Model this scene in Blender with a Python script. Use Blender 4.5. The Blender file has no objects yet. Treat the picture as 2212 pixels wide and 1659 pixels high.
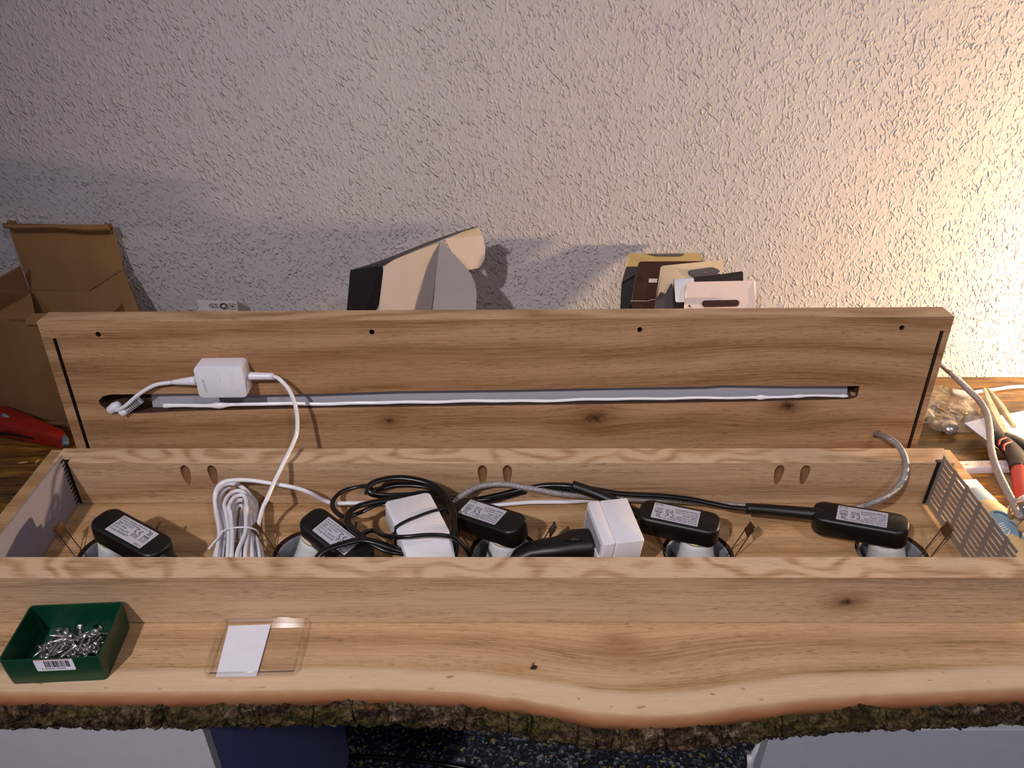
import bpy, bmesh, math, random
from mathutils import Vector, Matrix, Euler, noise
random.seed(7)
PI = math.pi
sc = bpy.context.scene
COL = sc.collection

# ------------------------------------------------------------------ camera, world, lights, exposure
CAM_H, FPX, CX, CY = 0.6126, 1690.0, 1085.0, 829.5
PITCH = math.atan(1067.5 / FPX)
cd = bpy.data.cameras.new('camera'); cam = bpy.data.objects.new('camera', cd); COL.objects.link(cam)
cam.location = (0, 0, CAM_H); cam.rotation_euler = (PI / 2 - PITCH, 0, 0)
cd.sensor_width = 36.0; cd.lens = 36.0 * FPX / 2212.0; cd.shift_x = (1106 - CX) / 2212.0
cd.clip_start = 0.02; cd.clip_end = 30
sc.camera = cam

world = bpy.data.worlds.new('room_ambient'); sc.world = world; world.use_nodes = True
bg = world.node_tree.nodes['Background']; bg.inputs[0].default_value = (0.74, 0.72, 0.86, 1); bg.inputs[1].default_value = 0.20

def area_light(name, loc, target, size, power, color):
    l = bpy.data.lights.new(name, 'AREA'); l.shape = 'DISK'; l.size = size; l.energy = power; l.color = color
    o = bpy.data.objects.new(name, l); COL.objects.link(o); o.location = loc
    o.rotation_euler = (Vector(target) - Vector(loc)).to_track_quat('-Z', 'Y').to_euler(); return o
def spot(name, loc, target, angle, blend, power, color, soft):
    l = bpy.data.lights.new(name, 'SPOT'); l.spot_size = math.radians(angle); l.spot_blend = blend; l.energy = power; l.color = color; l.shadow_soft_size = soft
    o = bpy.data.objects.new(name, l); COL.objects.link(o); o.location = loc
    o.rotation_euler = (Vector(target) - Vector(loc)).to_track_quat('-Z', 'Y').to_euler(); return o
spot('ceiling_spot', (-0.85, -0.85, 1.70), (0.40, 0.62, 0.0), 66, 1.0, 140.0, (1.0, 0.93, 0.97), 0.035)
spot('ceiling_spot', (0.75, -0.75, 1.80), (0.35, 0.62, 0.0), 84, 1.0, 36.0, (1.0, 0.93, 0.97), 0.06)
spot('warm_desk_lamp', (1.12, 0.79, 0.125), (0.60, 1.20, 0.20), 134, 0.5, 62.0, (1.0, 0.71, 0.41), 0.022)

vs = sc.view_settings
vs.view_transform = 'Standard'; vs.look = 'None'; vs.gamma = 1; vs.use_curve_mapping = False; vs.exposure = 0.0

# ------------------------------------------------------------------ helpers
SP, CP = math.sin(PITCH), math.cos(PITCH)
def ray(u, v):
    a = (v - CY) / FPX
    return Vector(((u - CX) / FPX, CP - a * SP, -SP - a * CP))
O = Vector((0, 0, CAM_H))
def Z(u, v, z): r = ray(u, v); return O + r * ((z - CAM_H) / r.z)
def Y(u, v, y): r = ray(u, v); return O + r * (y / r.y)
LK, LY0 = 0.0643, 0.7625            # lid plane: y = LY0 + LK * z
def L(u, v, off=0.0):               # point seen on the face of the lid, then 'off' towards the room
    r = ray(u, v); y0 = LY0 - off
    return O + r * ((y0 + LK * CAM_H) / (r.y - LK * r.z))

def lin(h):
    c = [int(h[i:i + 2], 16) / 255 for i in (0, 2, 4)]
    return tuple((x / 12.92 if x <= 0.04045 else ((x + 0.055) / 1.055) ** 2.4) for x in c) + (1,)

class N:
    """tiny node builder"""
    def __init__(s, name):
        s.m = bpy.data.materials.new(name); s.m.use_nodes = True; s.t = s.m.node_tree; s.n = s.t.nodes
        s.b = s.n['Principled BSDF']; s.out = s.n['Material Output']
    def new(s, ty, **k):
        x = s.n.new(ty)
        for a, b in k.items(): setattr(x, a, b)
        return x
    def lk(s, a, b): s.t.links.new(a, b)
    def put(s, sock, v):
        if hasattr(v, 'is_output'): s.lk(v, sock)
        elif v is not None: sock.default_value = v
    def math(s, op, a, b=None, c=None, clamp=False):
        x = s.new('ShaderNodeMath', operation=op, use_clamp=clamp)
        s.put(x.inputs[0], a)
        if b is not None: s.put(x.inputs[1], b)
        if c is not None: s.put(x.inputs[2], c)
        return x.outputs[0]
    def coord(s): return s.new('ShaderNodeTexCoord').outputs['Object']
    def mapping(s, vec, scale=(1, 1, 1), loc=(0, 0, 0), rot=(0, 0, 0)):
        x = s.new('ShaderNodeMapping'); s.lk(vec, x.inputs[0])
        x.inputs[1].default_value = loc; x.inputs[2].default_value = rot; x.inputs[3].default_value = scale
        return x.outputs[0]
    def noise(s, vec, scale=1.0, detail=3.0, rough=0.5, dist=0.0):
        x = s.new('ShaderNodeTexNoise'); s.lk(vec, x.inputs['Vector'])
        x.inputs['Scale'].default_value = scale; x.inputs['Detail'].default_value = detail
        x.inputs['Roughness'].default_value = rough; x.inputs['Distortion'].default_value = dist
        return x.outputs[0]
    def ramp(s, f, stops, interp='LINEAR'):
        x = s.new('ShaderNodeValToRGB'); s.put(x.inputs[0], f); cr = x.color_ramp; cr.interpolation = interp
        while len(cr.elements) < len(stops): cr.elements.new(0.5)
        for e, (p, c) in zip(cr.elements, stops):
            e.position = p; e.color = c if isinstance(c, tuple) else (c, c, c, 1)
        return x.outputs[0]
    def mix(s, f, a, b, mode='MIX'):
        x = s.new('ShaderNodeMix', data_type='RGBA', blend_type=mode)
        s.put(x.inputs[0], f); s.put(x.inputs[6], a); s.put(x.inputs[7], b); return x.outputs[2]
    def sep(s, vec):
        x = s.new('ShaderNodeSeparateXYZ'); s.lk(vec, x.inputs[0]); return x.outputs
    def comb(s, x, y, z):
        n = s.new('ShaderNodeCombineXYZ'); s.put(n.inputs[0], x); s.put(n.inputs[1], y); s.put(n.inputs[2], z); return n.outputs[0]
    def bump(s, h, dist=0.001, strength=1.0, normal=None):
        x = s.new('ShaderNodeBump'); x.inputs['Strength'].default_value = strength; x.inputs['Distance'].default_value = dist
        s.lk(h, x.inputs['Height'])
        if normal: s.lk(normal, x.inputs['Normal'])
        s.lk(x.outputs[0], s.b.inputs['Normal']); return x.outputs[0]
    def base(s, c): s.put(s.b.inputs['Base Color'], c); return s
    def rough(s, r): s.put(s.b.inputs['Roughness'], r); return s

def plain(name, hexc, rough=0.5, metal=0.0, spec=0.5, bump=0.0, bscale=900, var=0.0):
    k = N(name); c = k.coord(); col = lin(hexc)
    n = k.noise(c, 60, 3)
    dark = tuple(x * (1 - max(var, 0.04)) for x in col[:3]) + (1,)
    k.base(k.mix(k.ramp(n, [(0.35, 0.0), (0.65, 1.0)]), dark, col)); k.rough(rough)
    k.b.inputs['Metallic'].default_value = metal; k.b.inputs['Specular IOR Level'].default_value = spec
    if bump: k.bump(k.noise(c, bscale, 2), 0.0004, bump)
    return k.m

def oak(name, light, mid, dark, seed=0.0, swap=False, knots=(), waves=0.5, xs=1.6, swirls=(), stain=(), sap=False, pore=0.55, kf=150.0):
    """oak with the grain along X; knots/swirls/stain in object coordinates (x, across, sx, sy)"""
    k = N(name); c = k.coord(); x, y, z = k.sep(c)
    if swap: y, z = z, y
    def gauss(px, py, sx, sy):
        a = k.math('MULTIPLY', k.math('SUBTRACT', x, px), 1 / sx); b = k.math('MULTIPLY', k.math('SUBTRACT', y, py), 1 / sy)
        d = k.math('ADD', k.math('MULTIPLY', a, a), k.math('MULTIPLY', b, b))
        return k.math('POWER', 2.718, k.math('MULTIPLY', d, -1.0))
    yy = y
    for (px, py, sx, sy, amp) in swirls:
        yy = k.math('ADD', yy, k.math('MULTIPLY', gauss(px, py, sx, sy), amp))
    for (px, py, r) in knots:
        g = gauss(px, py, r * 4.5, r * 2.2)
        s_ = k.math('MULTIPLY', k.math('SUBTRACT', y, py), 0.75)
        yy = k.math('SUBTRACT', yy, k.math('MULTIPLY', g, s_))
    v = k.comb(x, yy, z)
    big = k.noise(k.mapping(v, (xs, 11, 11), (seed, seed * 2, 0)), 1.0, 2, 0.5)
    rr = k.math('ADD', k.math('MULTIPLY', yy, kf), k.math('MULTIPLY', big, 22.0 * waves))
    rings = k.math('SINE', k.math('ADD', rr, k.math('MULTIPLY', z, 90.0)))
    rings = k.math('MULTIPLY_ADD', rings, 0.5, 0.5)
    fib = k.noise(k.mapping(v, (14, 520, 520), (seed * 3, 0, 0)), 1.0, 4, 0.6)
    mott = k.noise(k.mapping(v, (7, 75, 75), (0, seed, 0)), 1.0, 4, 0.6)
    f = k.math('ADD', k.math('MULTIPLY', rings, 0.15 + 0.06 * waves), k.math('ADD', k.math('MULTIPLY', fib, 0.58), k.math('MULTIPLY', mott, 0.22)))
    col = k.ramp(f, [(0.28, lin(dark)), (0.44, lin(mid)), (0.62, lin(light))])
    pr = k.noise(k.mapping(v, (75, 1250, 1250), (seed, 5, 1)), 1.0, 2, 0.6)
    pm = k.ramp(pr, [(0.57, 0.0), (0.66, 1.0)])
    pmask = k.math('MULTIPLY', pm, k.math('MULTIPLY', k.ramp(mott, [(0.40, 1.0), (0.62, 0.15)]), pore))
    col = k.mix(pmask, col, lin(dark), 'MIX'); col = k.mix(k.math('MULTIPLY', pmask, 0.6), col, (0.07, 0.035, 0.015, 1))
    for (px, py, sx, sy, amt, hx) in stain:
        g = k.math('MULTIPLY', gauss(px, py, sx, sy), k.math('MULTIPLY', k.math('ADD', k.noise(k.mapping(c, (500, 500, 1)), 1, 3, 0.7), 0.4), amt), clamp=True)
        col = k.mix(g, col, lin(hx))
    for (px, py, r) in knots:
        wob = k.noise(k.mapping(c, (1, 1, 1)), 160, 3, 0.7)
        g = k.math('MULTIPLY', gauss(px, py, r * 2.6, r * 1.5), 0.75)
        col = k.mix(g, col, lin('6b4426'))
        a = k.math('MULTIPLY', k.math('SUBTRACT', x, px), 1 / (r * 1.3)); b = k.math('MULTIPLY', k.math('SUBTRACT', y, py), 1 / (r * 0.85))
        d = k.math('SQRT', k.math('ADD', k.math('MULTIPLY', a, a), k.math('MULTIPLY', b, b)))
        core = k.ramp(k.math('ADD', d, k.math('MULTIPLY', k.math('SUBTRACT', wob, 0.5), 2.2)), [(0.05, 1.0), (0.9, 0.0)])
        col = k.mix(k.math('MULTIPLY', core, 0.9), col, lin('24160d'))
    if sap:
        at = k.new('ShaderNodeAttribute', attribute_name='edge_distance').outputs['Fac']
        w = k.math('ADD', at, k.math('MULTIPLY', k.math('SUBTRACT', k.noise(k.mapping(c, (9, 60, 1)), 1, 3), 0.5), 0.012))
        sm = k.ramp(w, [(0.018, 1.0), (0.0225, 0.0)])
        sapc = k.mix(k.math('MULTIPLY', k.noise(k.mapping(v, (20, 500, 100)), 1, 3, 0.6), 0.7), lin('dcc0a0'), lin('c09e78'))
        sp = k.noise(k.mapping(c, (70, 160, 1), (3, 1, 0)), 1, 1, 0.4)
        sapc = k.mix(k.ramp(sp, [(0.70, 0.0), (0.76, 0.65)]), sapc, lin('8a6a42'))
        col = k.mix(sm, col, sapc)
        w2 = k.math('ADD', at, k.math('MULTIPLY', k.math('SUBTRACT', k.noise(k.mapping(c, (60, 60, 200)), 1, 4), 0.5), 0.004))
        lo = k.ramp(k.math('ADD', w2, 0.03), [(0.0135, lin('452817')), (0.0185, lin('8a5736')), (0.024, lin('a87a54')), (0.0305, lin('c4a27e'))])
        om = k.ramp(k.math('ADD', w2, 0.03), [(0.0290, 1.0), (0.0325, 0.0)])
        col = k.mix(om, col, lo)
    k.base(col); k.rough(0.62); k.b.inputs['Specular IOR Level'].default_value = 0.25
    h = k.math('SUBTRACT', k.math('MULTIPLY', fib, 0.5), pmask)
    k.bump(h, 0.0004, 0.55)
    return k.m

M = {}
M['oak_floor'] = oak('oak_floor', 'c4a077', 'b08b61', '8a6942', 1.3)
M['oak_front'] = oak('oak_front', 'c5a685', 'b29272', '8f7151', 4.1, swap=True, knots=((0.334, 0.0305, 0.0085),), waves=0.35, kf=60)
M['oak_back'] = oak('oak_back', 'c2a281', 'ad8b69', '88684a', 7.7, swap=True, waves=0.6)
M['oak_top'] = oak('oak_top', 'ccae8e', 'b99775', '93704e', 2.2, waves=2.6, xs=7.0, pore=0.35, kf=110)
M['oak_slab'] = oak('oak_slab', 'c9a77e', 'b59169', '8d6d47', 9.4, sap=True, waves=0.3, kf=190,
                    swirls=((0.115, 0.47, 0.11, 0.05, 0.024),),
                    stain=((0.112, 0.507, 0.022, 0.010, 0.62, '835a2c'), (0.118, 0.493, 0.026, 0.012, 0.5, '8f6636'), (0.01, 0.475, 0.03, 0.008, 0.5, 'a07744')))
M['oak_lid'] = oak('oak_lid', 'b18c68', '997350', '73532f', 12.5, swap=True, waves=0.6, pore=0.6,
                   knots=((-0.134, 0.0765, 0.0055), (0.1105, 0.0797, 0.0115), (0.338, 0.094, 0.0115)),
                   swirls=((0.34, 0.17, 0.22, 0.06, -0.02),), stain=((-0.2, 0.15, 0.2, 0.03, 0.4, '8b5a34'),))
M['cut_dark'] = plain('sawn_kerf', '4b2f1a', 0.8, var=0.3)
def dark_desk():
    k = N('stained_desk'); c = k.coord()
    g = k.noise(k.mapping(c, (6, 60, 60)), 1, 5, 0.65, 1.2)
    f = k.noise(k.mapping(c, (40, 700, 1)), 1, 3, 0.6)
    w = k.math('ADD', k.math('MULTIPLY', g, 0.7), k.math('MULTIPLY', f, 0.3))
    k.base(k.ramp(w, [(0.36, lin('2a1808')), (0.5, lin('5c3d16')), (0.66, lin('9c7028'))]))
    k.rough(0.34); k.bump(f, 0.0003, 0.4); return k.m
M['desk'] = dark_desk()

def wall_mat():
    k = N('woodchip_wallpaper'); c = k.coord()
    def chips(ang, s, lo, hi, seed, ar=2.6):
        v = k.mapping(k.mapping(c, (1, 1, 1), (seed, 0, seed * 2), (0, ang, 0)), (s, 1, s / ar))
        return k.ramp(k.noise(v, 1, 1.0, 0.35), [(lo, 0.0), (hi, 1.0)], 'EASE')
    a = chips(0.35, 270, 0.56, 0.82, 1.0, 2.6); b = chips(-0.40, 250, 0.57, 0.84, 4.0, 2.6); d = chips(0.05, 150, 0.58, 0.82, 9.0, 1.6)
    e = chips(0.85, 250, 0.58, 0.80, 14.0, 2.6)
    h = k.math('MAXIMUM', k.math('MAXIMUM', a, b), k.math('MAXIMUM', k.math('MULTIPLY', d, 1.3), e))
    pt = k.ramp(k.noise(c, 26, 3), [(0.32, 0.35), (0.6, 1.0)])
    h = k.math('ADD', k.math('MULTIPLY', h, pt), k.math('MULTIPLY', k.noise(c, 50, 2), 0.6))
    k.base(k.mix(k.noise(c, 5, 3), lin('aca6a8'), lin('b7b0b0'))); k.rough(0.85); k.b.inputs['Specular IOR Level'].default_value = 0.15
    k.bump(h, 0.0027, 0.85); return k.m
M['wall'] = wall_mat()

def carpet_mat():
    k = N('speckled_carpet'); c = k.coord()
    n = k.new('ShaderNodeTexVoronoi'); k.lk(c, n.inputs['Vector']); n.inputs['Scale'].default_value = 190
    r = k.new('ShaderNodeSeparateColor'); k.lk(n.outputs['Color'], r.inputs[0])
    col = k.ramp(r.outputs[0], [(0.0, lin('14181f')), (0.35, lin('222a33')), (0.55, lin('2f3b4c')), (0.72, lin('56626d')), (0.88, lin('93999c')), (0.965, lin('b8a23a'))], 'CONSTANT')
    k.base(k.mix(0.25, col, lin('10141a'))); k.rough(0.95); k.bump(n.outputs['Distance'], 0.004, 1.0); return k.m
M['carpet'] = carpet_mat()

def bark_mat():
    k = N('bark'); c = k.coord()
    n1 = k.noise(k.mapping(c, (55, 90, 90)), 1, 6, 0.7, 0.6); n2 = k.noise(c, 380, 4, 0.7); n3 = k.noise(k.mapping(c, (9, 20, 40), (4, 0, 0)), 1, 3, 0.6)
    col = k.ramp(k.math('ADD', k.math('MULTIPLY', n1, 0.6), k.math('MULTIPLY', n2, 0.4)),
                 [(0.40, lin('120c08')), (0.47, lin('33251a')), (0.55, lin('5f4d3b')), (0.64, lin('94836c'))])
    moss = k.math('MULTIPLY', k.ramp(n3, [(0.47, 0.0), (0.60, 1.0)]), k.ramp(n2, [(0.35, 0.25), (0.6, 1.0)]))
    col = k.mix(k.math('MULTIPLY', moss, 0.75), col, k.mix(n2, lin('1e1b08'), lin('676122')))
    col = k.mix(k.ramp(k.noise(k.mapping(c, (30, 60, 60), (7, 0, 0)), 1, 3), [(0.62, 0.0), (0.72, 0.6)]), col, lin('8c5a3a'))
    at = k.new('ShaderNodeAttribute', attribute_name='crack').outputs['Fac']
    col = k.mix(at, col, lin('0d0805'))
    k.base(col); k.rough(0.95); k.b.inputs['Specular IOR Level'].default_value = 0.15
    k.bump(k.math('ADD', n1, n2), 0.003, 0.9); return k.m
M['bark'] = bark_mat()
def cardboard(name, hexc, hexd):
    k = N(name); c = k.coord()
    n = k.noise(k.mapping(c, (40, 40, 8)), 1, 4); n2 = k.noise(c, 900, 2)
    k.base(k.mix(k.math('ADD', k.math('MULTIPLY', n, 0.6), k.math('MULTIPLY', n2, 0.4)), lin(hexd), lin(hexc))); k.rough(0.85)
    k.b.inputs['Specular IOR Level'].default_value = 0.1; k.bump(n2, 0.0003, 0.4); return k.m
M['cardboard'] = cardboard('brown_cardboard', '8a6845', '725436')
M['board_gray'] = cardboard('grey_carton_inside', 'b5aba8', 'a89f9e')
M['board_black'] = plain('black_carton', '1a1416', 0.45, bump=0.2)
M['board_brown'] = plain('dark_brown_card', '35201b', 0.4, bump=0.2)
M['board_pink'] = cardboard('pale_card', 'e2cfc6', 'd8c4bb')
M['board_cream'] = cardboard('cream_card', 'dcc3a0', 'd0b692')
M['board_khaki'] = cardboard('khaki_card', 'b29a66', 'a48c5a')
M['dark_gray'] = plain('dark_grey_card', '4c4446', 0.5)
M['black'] = plain('black_plastic', '070607', 0.42, bump=0.15, bscale=2500)
M['cable_black'] = plain('black_pvc', '060606', 0.3)
M['white'] = plain('white_plastic', 'dcdae0', 0.35)
M['white_cable'] = plain('white_pvc', 'dedce2', 0.3)
M['paper'] = plain('white_paper', 'e2e2ea', 0.8)
M['label'] = plain('silver_label', 'b9b6bf', 0.45)
M['ink'] = plain('black_ink', '141418', 0.6)
M['ink_gray'] = plain('grey_ink', '77757c', 0.6)
M['ink_red'] = plain('red_ink', 'b0505a', 0.6)
M['emboss'] = plain('white_plastic_raised', 'd0ced6', 0.4)
M['alu'] = plain('brushed_aluminium', 'aeacb4', 0.42, 0.1)
M['sealant'] = plain('white_sealant', 'f2f0f2', 0.16)
M['steel'] = plain('zinc_steel', 'b5b3ae', 0.25, 0.9)
M['spring'] = plain('spring_steel', '8b7358', 0.3, 1.0)
M['plate'] = plain('perforated_steel', 'a39a93', 0.45, 0.45)
M['film'] = plain('lavender_film', '8e8c9e', 0.55)
M['ring'] = plain('lamp_ring', '878b94', 0.3, 0.35)
M['bulb'] = plain('ceramic_bulb', 'cdd0d0', 0.3)
M['cream'] = plain('cream_collar', 'cbb894', 0.5)
M['green'] = plain('green_plastic', '083f27', 0.33, bump=0.1, var=0.12)
M['red'] = plain('red_plastic', 'b0200e', 0.36)
M['red_tool'] = plain('red_tool_plastic', '7e1508', 0.4)
M['blue_gray'] = plain('blue_grey_plastic', '5b6f85', 0.4)
M['sky_gray'] = plain('pale_blue_plastic', 'a9bcc2', 0.4)
M['label_blue'] = plain('blue_label', '7b9cb2', 0.4)
M['deep_blue'] = plain('deep_blue_print', '2a4f78', 0.4)
M['beige'] = plain('beige_plastic', 'c9ae80', 0.4)
M['chrome'] = plain('chrome', 'c8c8cc', 0.08, 1.0)
M['brass'] = plain('brass', 'c8a050', 0.25, 1.0)
M['orange'] = plain('orange_print', 'c4613a', 0.6)
M['cab_white'] = plain('white_lacquer', 'b9b5ba', 0.45)
M['cab_blue'] = plain('blue_grey_lacquer', '5d6896', 0.5)
M['cab_gray'] = plain('light_grey_lacquer', '9fa1ab', 0.45)
M['plier_steel'] = plain('worn_tool_steel', 'b8ad98', 0.4, 0.5, var=0.3)
M['ruler'] = plain('lilac_white_plastic', 'cfc6d6', 0.35)
def braid():
    k = N('braided_textile'); c = k.coord()
    n = k.new('ShaderNodeTexVoronoi'); k.lk(c, n.inputs['Vector']); n.inputs['Scale'].default_value = 900
    k.base(k.ramp(n.outputs['Distance'], [(0.1, lin('cac4c2')), (0.5, lin('8c8584'))])); k.rough(0.4); k.b.inputs['Metallic'].default_value = 0.3
    k.bump(n.outputs['Distance'], 0.0006, 0.8); return k.m
M['braid'] = braid()
def clear(name, tint, amt=0.14, rough=0.05):
    k = N(name); k.n.remove(k.b)
    t = k.new('ShaderNodeBsdfTransparent'); t.inputs[0].default_value = tint
    g = k.new('ShaderNodeBsdfGlossy'); g.inputs[0].default_value = (1, 1, 1, 1); g.inputs[1].default_value = rough
    fr = k.new('ShaderNodeFresnel'); fr.inputs[0].default_value = 1.5
    tc = k.new('ShaderNodeTexCoord'); nz = k.noise(tc.outputs['Object'], 60, 2)
    gm_ = k.new('ShaderNodeNewGeometry'); f = k.math('MULTIPLY', k.math('ADD', fr.outputs[0], k.math('MULTIPLY', nz, amt), clamp=True), k.math('SUBTRACT', 1.0, gm_.outputs['Backfacing']))
    mx = k.new('ShaderNodeMixShader'); k.lk(f, mx.inputs[0]); k.lk(t.outputs[0], mx.inputs[1]); k.lk(g.outputs[0], mx.inputs[2])
    k.lk(mx.outputs[0], k.out.inputs[0]); return k.m
M['clear'] = clear('clear_polystyrene', (0.985, 0.98, 0.975, 1), 0.12)
def bagm():
    k = N('clear_bag_film'); c = k.coord()
    t = k.new('ShaderNodeBsdfTransparent'); t.inputs[0].default_value = (0.9, 0.88, 0.84, 1)
    k.base(lin('d8cfc4')); k.rough(0.12)
    k.bump(k.noise(c, 32, 2, 0.5, 1.5), 0.006, 0.8)
    mx = k.new('ShaderNodeMixShader'); k.lk(k.ramp(k.noise(c, 38, 3, 0.6, 1.0), [(0.45, 0.07), (0.70, 0.42)]), mx.inputs[0])
    k.lk(t.outputs[0], mx.inputs[1]); k.lk(k.b.outputs[0], mx.inputs[2]); k.lk(mx.outputs[0], k.out.inputs[0]); return k.m
M['bag'] = bagm()

# ---- objects
def thing(name, label, cat, loc=(0, 0, 0), group=None):
    o = bpy.data.objects.new(name, None); COL.objects.link(o); o.location = loc; o.empty_display_size = 0.02
    o['label'] = label; o['category'] = cat
    if group: o['group'] = group
    return o
def tag(o, label, cat, group=None):
    o['label'] = label; o['category'] = cat
    if group: o['group'] = group
    return o
def wloc(p):
    v = Vector(p.location); return v + wloc(p.parent) if p.parent else v
def obj(name, bm, mat, parent=None, smooth=False, loc=None, label=None):
    """bm holds world coordinates; only translations are used on parents"""
    me = bpy.data.meshes.new(name)
    if isinstance(bm, bmesh.types.BMesh):
        if not smooth: bmesh.ops.recalc_face_normals(bm, faces=bm.faces)
        bm.to_mesh(me); bm.free()
    else: me = bm
    o = bpy.data.objects.new(name, me); COL.objects.link(o)
    base = Vector((0, 0, 0))
    if parent: o.parent = parent; base = wloc(parent)
    if loc is not None: o.location = Vector(loc) - base; base = Vector(loc)
    me.transform(Matrix.Translation(-base))
    if len(me.materials) == 0: me.materials.append(mat)
    if smooth:
        for p in me.polygons: p.use_smooth = True
    if label: o['label'] = label
    return o
def struct(o): o['kind'] = 'structure'; return o
def B(): return bmesh.new()
def auto_smooth(o, ang=40):
    me = o.data
    for p in me.polygons: p.use_smooth = True
    bm = bmesh.new(); bm.from_mesh(me)
    for e in bm.edges:
        if len(e.link_faces) == 2 and e.calc_face_angle(0) > math.radians(ang): e.smooth = False
    bm.to_mesh(me); bm.free(); return o

def box(bm, x0, x1, y0, y1, z0, z1, mtx=None, bev=0.0):
    r = bmesh.ops.create_cube(bm, size=1.0, matrix=Matrix.Translation(((x0 + x1) / 2, (y0 + y1) / 2, (z0 + z1) / 2)) @ Matrix.Diagonal((x1 - x0, y1 - y0, z1 - z0, 1)))
    vs_ = r['verts']
    if bev:
        es = list({e for v in vs_ for e in v.link_edges})
        rr = bmesh.ops.bevel(bm, geom=es, offset=bev, segments=2, affect='EDGES', profile=0.6)
        vs_ = list({v for f in rr['faces'] for v in f.verts} | {v for v in vs_ if v.is_valid})
    if mtx is not None: bmesh.ops.transform(bm, matrix=mtx, verts=vs_)
    return vs_
def loft(bm, rings, close=True, caps=True):
    vr = [[bm.verts.new(p) for p in r] for r in rings]
    n = len(rings[0])
    for a, b in zip(vr, vr[1:]):
        for i in range(n if close else n - 1):
            j = (i + 1) % n; bm.faces.new((a[i], a[j], b[j], b[i]))
    if caps and close:
        bm.faces.new(vr[0][::-1]); bm.faces.new(vr[-1])
    return vr
def rrect(w, h, r, seg=5):
    pts = []
    for cx_, cy_, a0 in ((w / 2 - r, h / 2 - r, 0), (-w / 2 + r, h / 2 - r, 90), (-w / 2 + r, -h / 2 + r, 180), (w / 2 - r, -h / 2 + r, 270)):
        for i in range(seg + 1):
            a = math.radians(a0 + 90 * i / seg); pts.append((cx_ + r * math.cos(a), cy_ + r * math.sin(a)))
    return pts
def rprism(bm, w, h, t, r, bev, mtx, seg=5, cx=0, cy=0, both=True):
    """rounded slab, top at local z=0, going down to -t"""
    rings = []
    prof = [(bev, -t), (bev * 0.3, -t + bev * 0.3), (0, -t + bev)] if both else [(0, -t)]
    prof += [(0, -bev), (bev * 0.3, -bev * 0.3), (bev, 0)]
    for ins, z in prof:
        rings.append([mtx @ Vector((x + cx, y + cy, z)) for x, y in rrect(w - 2 * ins, h - 2 * ins, max(r - ins, 0.0005), seg)])
    loft(bm, rings)
def lathe(bm, prof, mtx, n=24, caps=True):
    rings = [[mtx @ Vector((r * math.cos(2 * PI * i / n), r * math.sin(2 * PI * i / n), z)) for i in range(n)] for r, z in prof]
    loft(bm, rings, True, caps)
def spline(pts, n=8):
    P = [Vector(p) for p in pts]; P = [P[0] * 2 - P[1]] + P + [P[-1] * 2 - P[-2]]; out = []
    for i in range(1, len(P) - 2):
        for k in range(n):
            t = k / n; a, b, c, d = P[i - 1:i + 3]
            out.append(0.5 * ((2 * b) + (c - a) * t + (2 * a - 5 * b + 4 * c - d) * t * t + (3 * b - a - 3 * c + d) * t ** 3))
    out.append(P[-2]); return out
def tube(bm, pts, r, n=10, sub=8, flat=1.0, up=(0, 0, 1), r2=None):
    path = spline(pts, sub) if sub > 1 else [Vector(p) for p in pts]
    rings = []; side = None; U = Vector(up)
    for i, p in enumerate(path):
        t = (path[min(i + 1, len(path) - 1)] - path[max(i - 1, 0)]).normalized()
        if side is None:
            side = t.cross(U)
            if side.length < 1e-4: side = t.cross(Vector((0, 1, 0)))
        side = (side - t * side.dot(t)).normalized(); nn = side.cross(t)
        rad = r if r2 is None else r + (r2 - r) * i / (len(path) - 1)
        rings.append([p + side * (math.cos(2 * PI * k / n) * rad) + nn * (math.sin(2 * PI * k / n) * rad * flat) for k in range(n)])
    loft(bm, rings)
def sheet(bm, pts, th, bulge=0.0, axis=None):
    """a thin plate from a planar-ish outline"""
    P = [Vector(p) for p in pts]; nrm = Vector((0, 0, 0))
    for i in range(len(P)): nrm += P[i].cross(P[(i + 1) % len(P)])
    nrm.normalize()
    loft(bm, [[p - nrm * th / 2 for p in P], [p + nrm * th / 2 for p in P]])
def boolean(o, cutters):
    """apply difference cutters and drop them"""
    cobs = []
    for bmc in cutters:
        me = bpy.data.meshes.new('c'); bmesh.ops.recalc_face_normals(bmc, faces=bmc.faces); bmc.to_mesh(me); bmc.free()
        me.materials.append(CUTM)
        c = bpy.data.objects.new('c', me); COL.objects.link(c); cobs.append(c)
        m = o.modifiers.new('b', 'BOOLEAN'); m.object = c; m.operation = 'DIFFERENCE'; m.solver = 'EXACT'; m.material_mode = 'TRANSFER'
    dg = bpy.context.evaluated_depsgraph_get(); dg.update()
    me = bpy.data.meshes.new_from_object(o.evaluated_get(dg)); old = o.data
    o.modifiers.clear(); me.name = old.name; o.data = me
    for c in cobs: bpy.data.objects.remove(c)
    return o
CUTM = M['cut_dark']
def text_bm(lines, mtx, bm=None, ext=0.00004):
    """lines: (string, x, y, size[, xscale]) in the local frame of mtx"""
    bm = bm or B()
    for ln in lines:
        s, x, y, size = ln[:4]; xs = ln[4] if len(ln) > 4 else 1.0
        cu = bpy.data.curves.new('t', 'FONT'); cu.body = s; cu.size = size; cu.extrude = ext; cu.resolution_u = 2; cu.fill_mode = 'FRONT' if ext == 0 else 'BOTH'
        o = bpy.data.objects.new('t', cu); COL.objects.link(o)
        dg = bpy.context.evaluated_depsgraph_get(); dg.update()
        me = bpy.data.meshes.new_from_object(o.evaluated_get(dg)); bpy.data.objects.remove(o); bpy.data.curves.remove(cu)
        me.transform(mtx @ Matrix.Translation((x, y, 0)) @ Matrix.Diagonal((xs, 1, 1, 1)))
        bm.from_mesh(me); bpy.data.meshes.remove(me)
    return bm
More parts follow.
